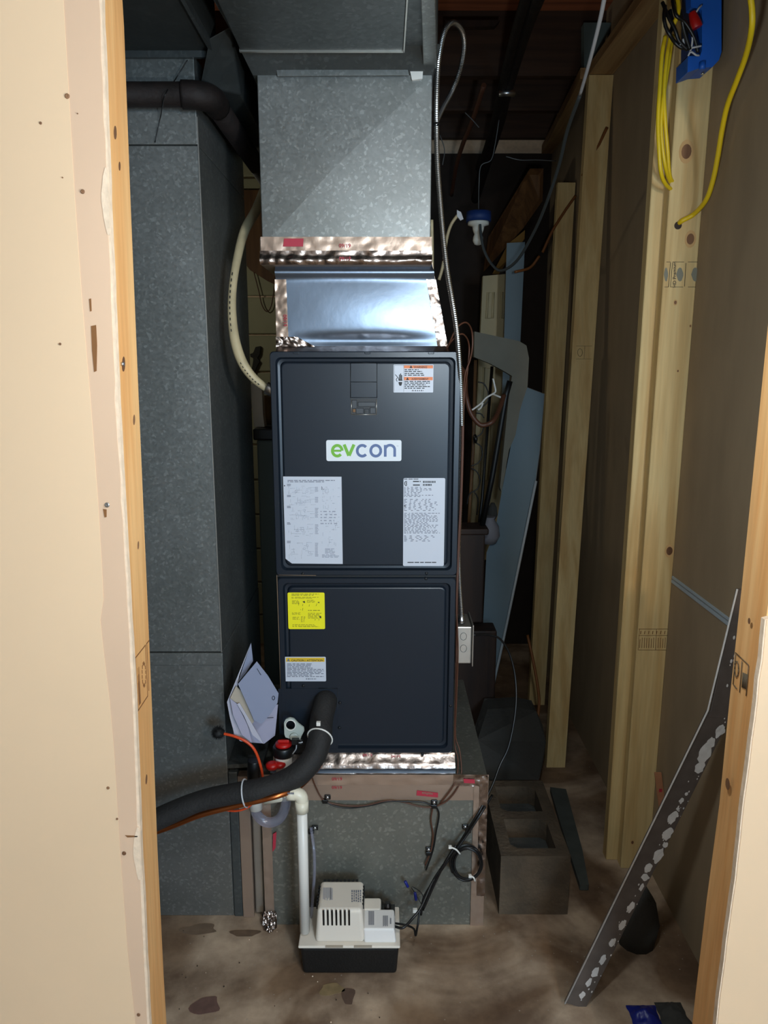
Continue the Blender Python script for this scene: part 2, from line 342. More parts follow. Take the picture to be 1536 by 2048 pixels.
for k in range(14):
    a0 = 2*PI*k/14; jrect(m, .55+.11*math.cos(a0), .575+.11*math.cos(a0), zc+.02*math.sin(a0)-.003, zc+.02*math.sin(a0)+.003)
obj('grade_stamp', m, 'stamp_brown', jl)
for (t, y, r) in ((.35, 268, .006), (.5, 330, .004), (.3, 728, .007), (.7, 842, .005), (.6, 1095, .004), (.45, 1560, .005)):
    m = MB(); c = jx(t, P(260, y, 1.15).z, .0005); nn = 12
    m.prism([c+Vector((0, r*math.cos(a), 1.5*r*math.sin(a)+.6*r*math.cos(a))) for a in [2*PI*k/nn for k in range(nn)]], (-.0004, 0, 0)); obj('knot', m, 'knot_wood', jl)
m = MB(); m.cyl(jx(.2, P(240, 728, 1.13).z, 0), jx(.2, P(240, 728, 1.13).z, .004), .003, seg=10); obj('screw', m, 'steel', jl)
# near partition, right side
wr = MB(); XR = .60
nr = [(1232, 1535), (1400, 1516), (1600, 1490), (1750, 1474), (1900, 1452), (2048, 1436)]; fr = [(600, 1548), (1260, 1474), (1400, 1459), (1600, 1440), (1700, 1425), (2048, 1384)]
re = []
for z in zs:
    y = y_of(z, YB); xx = P(1532, 1232, YB).x+.0 if y < 1232 else P(curve_x(nr, min(y, 2080)), min(y, 2080), YB).x
    if y >= 1225: re.append(Vector((xx+.002*noise.noise((z*40, 5, 2)), YB, z)))
ztop = P(1532, 1228, YB).z
wr.prism(re+[(.642, YB, ztop), (2.9, YB, ztop), (2.9, YB, 0)], (0, .001, 0)); wall_fr = struct('wall_front_right', wr, 'drywall_paint')
c2 = MB(); c2.prism([v+Vector((-.0025, .0012, 0)) for v in re]+[(.64, YB+.0012, ztop+.002), (2.9, YB+.0012, ztop+.002), (2.9, YB+.0012, 0)], (0, .0115, 0)); obj('gypsum_core', c2, 'gypsum', wall_fr)
m = MB(); vs = []; zr = [0, .2, .4, .6, .8, 1.0, 1.2, 2.75]
for z in zr:
    y1 = y_of(z, 1.1127); y2 = y_of(z, 1.2); b = P(curve_x(fr, min(max(y2, 600), 2080)), min(max(y2, 600), 2080), 1.2).x; 
    if z > 1.3: b = P(1474, 1260, 1.2).x
    vs += [(b, 1.1127, z), (b+.11, 1.1127, z), (b+.11, 1.2, z), (b, 1.2, z)]
n = len(zr); fs = [(i*4+k, i*4+(k+1) % 4, (i+1)*4+(k+1) % 4, (i+1)*4+k) for i in range(n-1) for k in range(4)]+[(3, 2, 1, 0), (4*n-4, 4*n-3, 4*n-2, 4*n-1)]
m.add(vs, fs); sr = obj('stud', m, 'jamb_wood', wall_fr)
m = MB()
def jr(x0, y0, x1, y1, w_=1.2):
    a = Vector(P(x0, y0, 1.165)); b = Vector(P(x1, y1, 1.165)); X = .5*(P(1474, 1260, 1.2).x)+.5*(P(1425, 1700, 1.2).x)
    a = PX(x0, y0, X-.001); b = PX(x1, y1, X-.001); m.tube([a, b], .0006*w_, 4)
for s in ((1471, 1305, 1497, 1330), (1497, 1330, 1492, 1392), (1471, 1305, 1466, 1368), (1466, 1368, 1474, 1378), (1484, 1322, 1479, 1385)): jr(*s)
for k in range(10): 
    a = 2*PI*k/10; b = 2*PI*(k+1)/10; jr(1473+4*math.cos(a), 1338+16*math.sin(a), 1473+4*math.cos(b), 1338+16*math.sin(b), 1.6)
for k in range(5): jr(1486+k*2.2, 1345+k, 1484+k*2.2, 1375+k, 1.5)
obj('grade_stamp', m, 'stamp_ink', sr)
for (x, y, r) in ((1455, 1568, .008), (1498, 1242, .004)):
    m = MB(); c = PX(x, y, .594); m.prism([c+Vector((0, r*math.cos(a), 1.3*r*math.sin(a))) for a in [2*PI*k/12 for k in range(12)]], (.0004, 0, 0)); obj('knot', m, 'knot_wood', sr)
hd = MB(); hd.box(-2.5, 2.9, YB, 1.2, 2.16, 2.75); struct('wall_front_top', hd, 'room_paint')
# rest of the near room and of the furnace room
for nm, bx, mt in (('wall_rear', (-2.5, 2.9, -2.6, -2.5, 0, 2.75), 'room_paint'), ('wall_near_left', (-2.6, -2.5, -2.6, 1.2, 0, 2.75), 'room_paint'),
                   ('wall_near_right', (2.9, 3.0, -2.6, 1.2, 0, 2.75), 'room_paint'), ('wall_left', (-1.35, -1.27, 1.2, 5.2, 0, 2.95), 'dark_room'),
                   ('ceiling_near', (-2.6, 3.0, -2.6, 1.2, 2.5, 2.56), 'room_paint')):
    m = MB(); m.box(*bx); struct(nm, m, mt)
# ceiling of the furnace room
m = MB(); m.box(-1.4, 2.2, 1.2, 6.4, 2.88, 2.92); ceil = struct('ceiling', m, 'subfloor_wood')
for Y in (1.5, 1.9, 2.3, 3.12, 3.52, 3.92, 4.32, 4.72, 5.12):
    m = MB(); m.box(-1.3, 1.4, Y, Y+.04, 2.655, 2.88); obj('joist', m, 'joist_wood', ceil)
m = MB(); m.prism([P(1168, 45, 3.05), P(1226, 45, 3.05), P(1180, 145, 3.05), P(1168, 160, 3.05)], (0, .04, 0)); obj('blocking', m, 'slate_paint', ceil)
m = MB(); m.prism([P(890, 40, 3.0), P(1000, 40, 3.0), P(990, 52, 3.0), P(890, 55, 3.0)], (0, .03, 0)); obj('bridging', m, 'dark_wood', ceil)
m = MB(); m.box(-.2, .9, 4.15, 4.25, 2.50, 2.62); obj('steel_beam', m, 'beam_grey', ceil)
m = MB(); m.tube([P(880, 393, 4.0), P(1030, 393, 4.0)], .008, 8); obj('furring_strip', m, 'old_wood', ceil)
# block wall at the back
m = MB(); m.box(-1.35, 1.6, 4.02, 4.1, 0, 2.9); wb = struct('wall_back', m, 'gypsum'); m = MB(); m.box(-.1, 1.6, 3.99, 4.018, 0, 2.6); obj('dark_backing', m, 'backing_shade', wb)  # dark sheet added at the right, shade of the unlit depth as colour
bm_ = None
for r in range(15):
    for c in range(8):
        if c > 2: continue
        x0 = -1.32+c*.4+(.2 if r % 2 else 0); z0 = r*.1935-.0185
        if bm_ is None:
            m = MB(); m.box(0, .39, 4.0, 4.03, 0, .184); o = obj('block', m, 'block_paint', wb, bevel=.004, seg=1); bm_ = o.data
        else:
            o = bpy.data.objects.new('block', bm_); C.objects.link(o); o.parent = wb
        o.location = (x0, random.uniform(-.002, .002), z0)
# right-hand stud wall with the brown back of the drywall
m = MB(); m.box(.842, .855, 1.2, 2.07, 0, .958); m.box(.842, .855, 1.2, 5.2, .962, 2.2); m.box(.842, .855, 2.07, 5.2, 0, .962); m.box(.842, .855, 1.2, 5.2, 2.2, 2.9)
wsd = struct('wall_right', m, 'brown_paper')
m = MB(); m.box(.838, .8425, 1.2, 2.075, .948, .957); m.box(.8385, .8425, 1.2, 2.075, .961, .968); obj('drywall_joint', m, 'sheet_edge', wsd)
def stud(x0, x1, y0, z0=0, z1=2.61, mt='stud_wood', d=.038):
    m = MB(); m.box(x0, x1, y0, y0+d, z0, z1); return obj('stud', m, mt, wsd, bevel=.002, seg=1)
sA = stud(.753, .842, 2.08); stud(.718, .806, 2.121)
m = MB(); b0 = PZ(1093, 1535, 0); b1 = PZ(1130, 1535, 0)
m.hexa([b0, b1, b1+Vector((0, .038, 0)), b0+Vector((0, .038, 0)), (.753, 2.98, 2.61), (.842, 2.98, 2.61), (.842, 3.018, 2.61), (.753, 3.018, 2.61)]); sC = obj('stud', m, 'stud_wood', wsd)
m = MB(); b0 = PZ(1058, 1410, 0); b1 = PZ(1089, 1410, 0); t0 = P(1116, 365, 3.45); t1 = P(1151, 365, 3.45); q = Vector((0, .038, 0))
m.hexa([b0, b1, b1+q, b0+q, t0, t1, t1+q, t0+q]); sD = obj('stud', m, 'stud_wood', wsd)
m = MB(); t0 = P(1056, 395, 4.0); t1 = P(1083, 395, 4.0); b0 = P(1035, 1180, 4.0); b1 = P(1062, 1180, 4.0); b0.z = b1.z = 0
m.hexa([b0, b1, b1+Vector((0, .02, 0)), b0+Vector((0, .02, 0)), t0, t1, t1+Vector((0, .02, 0)), t0+Vector((0, .02, 0))]); sE = obj('stud', m, 'stud_wood', wsd)
m = MB(); m.box(.753, .842, 1.2, 3.02, 2.612, 2.65); obj('top_plate', m, 'stud_wood_y', wsd, bevel=.002, seg=1)
m = MB(); a = P(1160, 158, 3.02); b = P(1176, 158, 3.02); c = PZ(1083, 308, 2.60); d = PZ(1112, 308, 2.60); q = Vector((0, 0, .038))
m.hexa([a, b, d, c, a+q, b+q, d+q, c+q]); obj('top_plate', m, 'stud_wood_y', wsd)
m = MB(); m.prism([P(1060, 337, 3.46), P(1087, 337, 3.46), P(1085, 402, 3.46), P(1046, 457, 3.7), P(968, 543, 3.95), P(978, 472, 3.95)], (.0, .04, 0.0)); pb = obj('top_plate', m, 'old_wood', wsd)
m = MB(); m.prism([P(1017, 487, 3.7), P(1050, 460, 3.6), P(1049, 478, 3.6), P(1015, 520, 3.7), P(998, 548, 3.8), P(985, 548, 3.8)], (0, .02, 0)); obj('brace', m, 'gap_paper', wsd)
def knot(par, x, y, Y, r, ry=1.4, mt='knot_wood'):
    m = MB(); c = P(x, y, Y-.0006); m.prism([c+Vector((r*math.cos(a), 0, ry*r*math.sin(a))) for a in [2*PI*k/14 for k in range(14)]], (0, .0006, 0)); return obj('knot', m, mt, par)
mat('knot_halo', (206, 166, 112), .7)
for (x, y, r) in ((1373, 303, .013), (1381, 478, .010), (1351, 605, .0035), (1339, 1102, .009), (1381, 652, .002), (1356, 742, .002), (1265, 1685, .004)):
    knot(sA, x, y, 2.0796, r*1.5, 1.5, 'knot_halo'); knot(sA, x, y, 2.079, r)
for (x, y, r) in ((1175, 413, .011), (1192, 347, .004), (1131, 1186, .004), (1128, 996, .003), (1116, 1466, .009)): knot(sC, x, y, P(x, y, 2.9).y-.0+(.0), r) if False else None
m = MB()
def ln(mb, x0, y0, x1, y1, Y, t=.0012): mb.tube([P(x0, y0, Y), P(x1, y1, Y)], t, 4)
Ys = 2.0792
for s in ((1333, 524, 1341, 524), (1345, 524, 1368, 524), (1376, 524, 1399, 524), (1329, 574, 1337, 574), (1341, 574, 1366, 574), (1376, 574, 1394, 574), (1341, 525, 1337, 574), (1345, 525, 1341, 574), (1372, 526, 1369, 573)): ln(m, *s, Ys, .0007)
obj('stamp_frame', m, 'ink_black', sA)
m = MB()
for (cx, cy, rx) in ((1359.5, 549, 7), (1390, 549, 7.5), (1332, 549, 4)):
    m.prism([P(cx+rx*a, cy+14*b, Ys) for a, b in ((-1, 0), (-.5, .8), (0, 1), (.5, .9), (1, .2), (1, -.2), (.5, -.9), (0, -1), (-.5, -.8))], (0, .0004, 0))
obj('stamp_mark', m, 'stamp_grey', sA, kind='stuff')
text('stamp_text', 'HD Premium', 'ink_black', sA, P(1352, 549, Ys), .0125, (-.09, 0, 1), (-1, 0, -.09), bold=.01)
m = MB()
for s in ((1277, 1258, 1338, 1258), (1277, 1300, 1335, 1300), (1313, 1258, 1311, 1300), (1277, 1271, 1337, 1271), (1279, 1258, 1276, 1300)): ln(m, *s, Ys, .0006)
for k in range(12): ln(m, 1280+k*4.6, 1275+random.random()*6, 1279+k*4.6, 1296, Ys, .0008)
for k in range(7): ln(m, 1282+k*8, 1262, 1281+k*8, 1268, Ys, .001)
obj('grade_stamp', m, 'stamp_brown', sA)
m = MB(); Yc = 2.79
for s in ((1118, 1079, 1152, 1079), (1118, 1104, 1145, 1104), (1120, 1079, 1117, 1104), (1147, 1079, 1144, 1104), (1118, 1087, 1147, 1087), (1134, 1079, 1132, 1104)): ln(m, *s, Yc, .0007)
for k in range(6): ln(m, 1121+k*4, 1090, 1120+k*4, 1101, Yc, .001)
obj('grade_stamp', m, 'stamp_ink', sC)
m = MB()
for s in ((1152, 692, 1184, 692), (1152, 718, 1183, 718), (1170, 692, 1168, 718)): ln(m, *s, 2.86, .0006)
for k in range(8):
    a = 2*PI*k/8; b = 2*PI*(k+1)/8; ln(m, 1160+5*math.cos(a), 705+8*math.sin(a), 1160+5*math.cos(b), 705+8*math.sin(b), 2.86, .0008)
obj('grade_stamp', m, 'stamp_ink', sC)
for (x, y, r) in ((1175, 413, .010), (1192, 347, .004), (1131, 1186, .004), (1128, 996, .003), (1116, 1466, .009)): knot(sC, x, y, 2.98-.23*(1-P(x, y, 2.9).z/2.61)-.006, r)
# ------------------------------------------------------------------ ducts
def greek(mb, x0, y0, x1, y1, rows, Y, fill=.8, th=.55, gap=.25, wmin=4, wmax=14, seed=1, skip=()):
    rnd = random.Random(seed); rh = (y1-y0)/rows
    for r in range(rows):
        if r in skip: continue
        x = x0; y = y0+r*rh; xe = x0+(x1-x0)*(fill if rnd.random() < .3 else 1)*(.9+.1*rnd.random())
        while x < xe-1:
            w_ = min(rnd.uniform(wmin, wmax), xe-x); p0 = P(x, y+rh*th, Y); p1 = P(x+w_, y, Y)
            quad(mb, [(p0.x, Y, p0.z), (p1.x, Y, p0.z), (p1.x, Y, p1.z), (p0.x, Y, p1.z)]); x += w_+rnd.uniform(gap*4, gap*10)
def rrect(x0, x1, z0, z1, r, Y, seg=4):
    pts = []
    for cx, cz, a0 in ((x1-r, z1-r, 0), (x0+r, z1-r, PI/2), (x0+r, z0+r, PI), (x1-r, z0+r, 3*PI/2)):
        for k in range(seg+1):
            a = a0+PI/2*k/seg; pts.append(Vector((cx+r*math.cos(a), Y, cz+r*math.sin(a))))
    return pts
def crinkle(fn, nu, nv, amp, freq, dirv, seed=0):
    d = Vector(dirv)
    def g(u, v):
        p = Vector(fn(u, v)); q = p*(freq*.62)+Vector((seed, seed*2, 0))
        n = abs(noise.noise(q))*1.4+.5*noise.noise(q*2.3); return p+d*(amp*.8*n)
    m = MB(); m.grid(g, nu, nv, 0, True); return m
Yp = 1.86
sd = thing('supply_duct', 'tall galvanised supply plenum rising from the furnace to the trunk duct', 'duct')
m = MB(); m.box(-.291, .111, Yp, 2.36, 1.845, 2.226); obj('plenum', m, 'galvanised', sd, bevel=.002)
m = MB()        # cross-broken front sheet, slightly raised fold lines
ctr = Vector((-.12, Yp-.006, 2.02)); cs = [Vector((-.289, Yp-.0005, 1.85)), Vector((.109, Yp-.0005, 1.85)), Vector((.109, Yp-.0005, 2.222)), Vector((-.289, Yp-.0005, 2.222))]
m.add(cs+[ctr], [(0, 1, 4), (1, 2, 4), (2, 3, 4), (3, 0, 4)]); obj('front_sheet', m, 'galvanised', sd)
m = MB(); m.hexa([(-.345, 1.25, 2.262), (.078, 1.25, 2.262), (.122, 1.86, 2.262), (-.318, 1.86, 2.262), (-.345, 1.25, 2.62), (.078, 1.25, 2.62), (.122, 1.86, 2.62), (-.318, 1.86, 2.62)]); m.box(-.318, .122, 1.86, 2.5, 2.262, 2.62); obj('trunk', m, 'galvanised_dark', sd, bevel=.003)
m = MB(); m.hexa([(-.30, 1.86, 2.222), (.111, 1.86, 2.222), (.111, 2.4, 2.222), (-.30, 2.4, 2.222), (-.322, 1.80, 2.264), (.125, 1.80, 2.264), (.125, 2.4, 2.264), (-.322, 2.4, 2.264)]); obj('collar', m, 'galvanised_dark', sd)
m = MB(); m.box(-.314, .042, 1.26, 1.786, 2.246, 2.262); obj('bottom_panel', m, 'galvanised_dark', sd, bevel=.002)
m = MB(); m.box(-.316, .044, 1.784, 1.791, 2.243, 2.262); m.box(.042, .045, 1.26, 1.79, 2.243, 2.262); obj('seam_cleat', m, 'galv_shiny', sd)
m = MB(); m.hexa([(.05, 1.26, 2.236), (.074, 1.26, 2.236), (.122, 1.86, 2.236), (.09, 1.86, 2.236), (.05, 1.26, 2.262), (.074, 1.26, 2.262), (.122, 1.86, 2.262), (.09, 1.86, 2.262)]); obj('side_flange', m, 'galvanised', sd, bevel=.002)
m = MB(); m.prism([P(553, 140, 1.849), P(815, 137, 1.849), P(818, 150, 1.849), P(555, 152, 1.849)], (0, .003, 0)); obj('drive_cleat', m, 'galvanised', sd, bevel=.001)
m = MB(); m.prism([P(820, 141, 1.852), P(846, 140, 1.852), P(845, 157, 1.852), P(824, 160, 1.852)], (0, .01, 0)); m.prism([P(853, 118, 1.853), P(862, 112, 1.853), P(864, 140, 1.853), P(851, 138, 1.853)], (0, .008, 0)); obj('sealant', m, 'pvc_white', sd, bevel=.002)
# foil tape bands round the plenum foot
z0, z1, z2 = P(600, 530, Yp).z, P(600, 502, Yp).z, P(600, 474, Yp).z
m = crinkle(lambda u, v: (-.297+.412*u, Yp-.003-.006*math.sin(PI*min(1, v*1.6)), z0+(z1-z0)*v), 60, 10, .006, 55, (0, -1, 0), 3); obj('tape_band', m, 'foil_crinkle', sd, recalc=False)
m = crinkle(lambda u, v: (-.294+.408*u, Yp-.0025, z1+(z2-z1)*v), 60, 8, .0025, 50, (0, -1, 0), 8); obj('tape_band', m, 'foil_tape', sd, recalc=False)
m = MB(); m.box(-.297, .115, Yp, 2.36, z0, z2); obj('tape_wrap', m, 'foil_tape', sd, bevel=.003)
m = MB(); m.prism([P(568, 477, Yp-.0065), P(607, 477, Yp-.0065), P(606, 493, Yp-.0065), P(566, 493, Yp-.0065)], (0, .001, 0)); obj('tape_print', m, 'ink_red', sd)
text('tape_date', '09/19', 'ink_red', sd, P(690, 495, Yp-.0095), .0125, bold=.01); text('tape_date', '09/19', 'ink_red', sd, P(690, 521, Yp-.0165), .0125, bold=.01)
# foil wrapped transition between plenum and furnace
tr = thing('duct_transition', 'shiny foil-wrapped duct transition sitting on top of the furnace', 'duct')
Yt = 1.895; zb, zt = P(600, 697, Yt).z, P(600, 528, Yt).z
def tf(u, v):
    xl = -.266; xr = .158+(.118-.158)*v; bulge = .010*math.sin(PI*u)*math.sin(PI*min(1, v*1.15))**.8
    dip = .012*math.exp(-((v-.10)/.07)**2)*math.sin(PI*u)
    lip = .014*math.exp(-((v-.90)/.05)**2)
    return Vector((xl+(xr-xl)*u, Yt-bulge+dip-lip, zb+(zt-zb)*v))
m = MB(); m.grid(tf, 48, 40); obj('front_panel', m, 'foil', tr, recalc=False)
m = MB(); m.hexa([(-.266, Yt+.012, zb), (.158, Yt+.012, zb), (.158, 2.34, zb), (-.266, 2.34, zb), (-.266, Yt+.012, zt+.01), (.118, Yt+.012, zt+.01), (.118, 2.34, zt+.01), (-.266, 2.34, zt+.01)]); obj('wrap', m, 'foil_tape', tr)
for nm, fn, nu, nv in (('edge_tape', lambda u, v: tf(.0+.072*u, .02+.80*v)+Vector((-.002, -.0015, 0)), 8, 40), ('edge_tape', lambda u, v: tf(.945+.06*u, .02+.80*v)+Vector((0, -.0015, 0)), 8, 40)):
    m = crinkle(fn, nu, nv, .003, 70, (0, -1, 0), 5); obj(nm, m, 'foil_crinkle' if nu == 8 and fn(1, 0).x > 0 else 'foil_tape', tr, recalc=False)
m = crinkle(lambda u, v: tf(.0+.25*u*(1-v*.5), .0+.14*v)+Vector((-.003, -.003, 0)), 22, 10, .007, 90, (0, -1, 0), 9); obj('crumpled_corner', m, 'foil_crinkle', tr, recalc=False)
m = crinkle(lambda u, v: (-.268+.43*u, Yt-.002-.02*(1-v), zb-.008+.014*v), 50, 4, .003, 60, (0, -1, 0), 2); obj('bottom_tape', m, 'foil_crinkle', tr, recalc=False)
text('tape_date', '09/19', 'ink_red', tr, P(567, 641, Yt-.010), .0125, (0, 0, -1), (1, 0, 0), bold=.01)
# return box below the furnace
YX = 1.84; ZB = .472
rb = thing('return_box', 'galvanised return air box on the floor carrying the furnace', 'duct')
m = MB(); m.box(-.338, .282, YX, 2.46, .0, ZB); obj('box', m, 'galvanised_box', rb, bevel=.002)
zt1, zt2, zt3 = P(700, 1600, YX).z, P(700, 1569, YX).z, ZB+.002
m = crinkle(lambda u, v: (-.33+.616*u, YX-.002, zt2+(zt3-zt2)*v), 60, 6, .0022, 40, (0, -1, 0), 11); obj('tape_band', m, 'foil_tape', rb, recalc=False)
m = crinkle(lambda u, v: (-.33+.616*u, YX-.0012, zt1+(zt2-zt1)*v), 40, 6, .001, 40, (0, -1, 0), 12); mat('tape_dull', (172, 148, 130), .45, .6, bump=.3, bscale=20); obj('tape_band', m, 'tape_dull', rb, recalc=False)
def led(u, v):      # foil skirt from the furnace foot down to the box top
    a = PI*.9*v; return Vector((-.305+.50*u, YX+.002+.030*v-.006*math.sin(a), ZB+.001+.05*v+.004*math.sin(a*2)))
m = crinkle(led, 70, 10, .003, 50, (0, -.7, .7), 14); obj('foil_skirt', m, 'foil_crinkle', rb, recalc=False)
m = crinkle(lambda u, v: (-.31+.505*u, YX-.006+.03*v, ZB+.002+.014*math.sin(PI*(.15+v*.8))), 50, 6, .0012, 30, (0, 0, 1), 15); obj('foil_roll', m, 'foil', rb, recalc=False)
m = crinkle(lambda u, v: (.246+.037*u+.006*v*0, YX-.003, .0+ZB*v), 8, 60, .0035, 60, (0, -1, 0), 16); obj('corner_tape', m, 'tape_dull', rb, recalc=False)
m = crinkle(lambda u, v: (.262+.022*u, YX-.005-.002*u, .10+(ZB-.10)*v), 5, 50, .006, 80, (0, -1, 0), 17); obj('corner_tape', m, 'foil_crinkle', rb, recalc=False)
m = crinkle(lambda u, v: (.19+.093*u, YX-.005, ZB-.03+.034*v), 16, 6, .005, 70, (0, -1, 0), 18); obj('corner_tape', m, 'foil_crinkle', rb, recalc=False)
m = crinkle(lambda u, v: (-.338+.026*u, YX-.003, .0+.45*v), 6, 50, .0025, 50, (0, -1, 0), 19); obj('corner_tape', m, 'tape_dull', rb, recalc=False)
m = crinkle(lambda u, v: (-.345+.04*u, YX-.006-.02*(1-v)*math.sin(PI*u), .0+.05*v), 24, 20, .016, 150, (0, -1, 0), 20); obj('crumpled_foot', m, 'foil_crinkle', rb, recalc=False)
for (x, y) in ((674, 1557), (674, 1574)): text('tape_date', '09/19', 'ink_red', rb, P(x, y+4, YX-.0045), .0125, bold=.01)
text('tape_date', '09/19', 'ink_red', rb, P(792, 1515, YX+.0185), .0115, bold=.01); text('tape_date', '09/19', 'ink_red', rb, P(735, 1513, YX+.0185), .0115, bold=.01)
m = MB(); m.prism([P(834, 1581, YX-.004), P(876, 1586, YX-.004), P(876, 1595, YX-.004), P(833, 1591, YX-.004)], (0, .001, 0)); obj('tape_print', m, 'ink_red', rb); m = MB(); m.prism([P(927, 1558, YX-.008), P(949, 1559, YX-.008), P(950, 1567, YX-.008), P(928, 1566, YX-.008)], (0, .001, 0)); obj('tape_print', m, 'ink_red', rb)
m = MB(); m.prism([P(546, 1668, YX-.007), P(553, 1664, YX-.007), P(551, 1696, YX-.007), P(545, 1704, YX-.007)], (0, .001, 0)); obj('tape_print', m, 'ink_red', rb)
text('tape_name', 'nashua', 'tape_dull', rb, P(855, 1585, YX-.0052), .011, (-1, 0, .1), (-.1, 0, -1), bold=.015)
def clip(x, y, dx):
    p = P(x, y, YX-.002); m = MB(); m.box(p.x-.008, p.x+.009, p.y-.005, p.y, p.z-.007, p.z+.007); m.box(p.x+dx-.008, p.x+dx+.008, p.y-.011, p.y, p.z-.016, p.z-.004)
    c = obj('cable_clip', m, 'plastic_black', rb, bevel=.002); m = MB(); m.lathe((p.x, p.y-.005, p.z), [(.0055, 0), (.0055, -.002), (.003, -.004)], axis=(0, 1, 0), seg=10); obj('screw', m, 'steel', c)
for a in ((655, 1593, -.006), (868, 1603, 0), (857, 1697, 0), (930, 1652, .008), (630, 1654, -.01)): clip(*a)
# left return drop
rd = thing('return_duct', 'tall galvanised return duct standing on the floor left of the furnace', 'duct')
zs1 = P(350, 1305, 1.876).z; zs2 = P(350, 290, 1.876).z
m = MB(); m.box(-.95, -.438, 1.88, 2.47, zs1, zs2); obj('upper_section', m, 'galvanised', rd, bevel=.002)
m = MB(); m.box(-.95, -.436, 1.876, 2.47, .0, zs1-.003); obj('lower_section', m, 'galvanised', rd, bevel=.002)
m = MB(); m.box(-.95, -.438, 1.878, 2.47, zs2+.002, 2.275); obj('top_section', m, 'galvanised', rd, bevel=.002)
m = MB(); m.box(-.95, -.434, 1.872, 1.88, zs1-.035, zs1-.001); obj('slip_cleat', m, 'galvanised', rd, bevel=.001)
m = MB(); m.box(-.4385, -.4355, 1.8765, 1.8795, zs1, 2.14); obj('corner_seam', m, 'galv_shiny', rd)
pr = lambda pts, Y, d: MB().prism([P(a, b, Y) for a, b in pts], (0, d, 0))
zc = P(441, 1530, 1.876).z
m = MB(); m.box(-.438, -.336, 1.93, 2.42, 0, zc-.01); m.hexa([(-.436, 1.878, zc-.012), (-.336, 1.878, zc-.006), (-.336, 2.1, zc+.01), (-.436, 2.1, zc+.004), (-.436, 1.878, zc), (-.336, 1.878, zc+.006), (-.336, 2.1, zc+.022), (-.436, 2.1, zc+.016)]); obj('crossover', m, 'galvanised_dark', rd)
m = MB(); m.box(-.4345, -.409, 1.872, 1.90, 0, zc-.02); obj('corner_flange', m, 'galvanised_dark', rd, bevel=.003)
m = MB(); m.box(-.408, -.376, 1.868, 1.90, 0, zc-.03); obj('corner_flange', m, 'tape_dull', rd, bevel=.002)
m = MB(); m.box(-.373, -.345, 1.874, 1.91, 0.01, zc-.04); obj('corner_flange', m, 'galv_shiny', rd, bevel=.005)
# left trunk overhead
lt = thing('overhead_duct', 'dusty galvanised trunk duct overhead in the top left corner', 'duct')
m = MB(); m.box(-1.2, -.384, 1.25, 1.876, 2.276, 2.62); obj('trunk', m, 'galv_dust', lt, bevel=.003)
m = MB(); m.box(-1.2, -.39, 1.866, 1.876, 2.262, 2.276); m.box(-.392, -.384, 1.25, 1.876, 2.262, 2.276); obj('seam_cleat', m, 'galvanised_dark', lt)
m = MB(); m.hexa([(-.43, 1.89, 2.21), (-.345, 1.95, 2.21), (-.345, 2.5, 2.21), (-.43, 2.5, 2.21), (-.384, 1.80, 2.276), (-.336, 1.80, 2.30), (-.336, 2.5, 2.30), (-.384, 2.5, 2.276)]); obj('side_take_off', m, 'galv_dust', lt, bevel=.004)
ip = thing('iron_pipe', 'dark rusty iron pipe with an elbow under the left trunk duct', 'pipe')
zc = 2.175; m = MB(); m.tube([(-1.2, 1.84, zc), (-.44, 1.84, zc)], .0265, 16); obj('pipe', m, 'iron_black', ip)
m = MB(); m.tube(smooth_path([(-.46, 1.84, zc), (-.425, 1.845, zc), (-.40, 1.87, zc), (-.397, 1.92, zc)], 5), .0305, 16); obj('elbow', m, 'iron_black', ip)
m = MB(); m.tube([(-.397, 1.90, zc), (-.387, 2.5, zc-.01), (-.38, 3.4, zc-.02)], .0265, 16); obj('pipe', m, 'iron_black', ip)
m = MB(); m.tube(smooth_path([P(375, 120, 1.86), P(350, 160, 1.862), P(330, 190, 1.80), P(322, 230, 1.86), P(310, 285, 1.868)]), .0012, 6)
tag(obj('thin_wire', m, 'wire_black'), 'thin black wire hanging over the iron pipe on the left duct', 'wire')
# ------------------------------------------------------------------ furnace
YF = 1.87
fu = thing('furnace', 'dark blue-grey upright electric furnace with two panel doors and stickers', 'furnace')
FXL, FXR = -.281, .190; zF0 = P(700, 1503, YF).z; zFm = P(700, 1150, YF).z; zF1 = P(700, 703, YF).z
m = MB(); m.box(FXL+.004, FXR-.003, YF+.002, 2.44, zF0, zF1); obj('cabinet', m, 'cabinet_paint', fu, bevel=.004)
def pressed(name, x0, x1, za, zb_, m_='cabinet_paint'):
    prof = [(0, 0, .010), (0, -.013, .010), (.002, -.016, .010), (.014, -.016, .014), (.018, -.006, .014), (.024, -.005, .014), (.0275, -.0135, .013), (.030, -.0145, .012)]
    m = MB(); vs = []; K = 28
    for ins, dy, r in prof: vs += rrect(x0+ins, x1-ins, za+ins, zb_-ins, r, YF+dy, 6)
    fs = []
    for i in range(len(prof)-1):
        for k in range(K): fs.append((i*K+k, i*K+(k+1) % K, (i+1)*K+(k+1) % K, (i+1)*K+k))
    fs.append(tuple((len(prof)-1)*K+k for k in range(K))); fs.append(tuple(range(K-1, -1, -1))); m.add(vs, fs)
    return obj(name, m, m_, fu)
ud = pressed('upper_door', FXL, FXR, zFm+.003, zF1); ldr = pressed('lower_door', FXL+.003, FXR-.002, zF0+.004, zFm-.003)
m = MB(); m.box(FXL+.002, FXR-.002, YF-.010, YF+.004, zFm-.0025, zFm+.0025); obj('seam', m, 'cabinet_dark', fu)
S = YF-.0145     # face of the door panels
def lab(name, pts, mt, par, Y, t=.0006): 
    m = MB(); m.prism([P(a, b, Y-t) for a, b in pts], (0, t, 0)); return obj(name, m, mt, par)
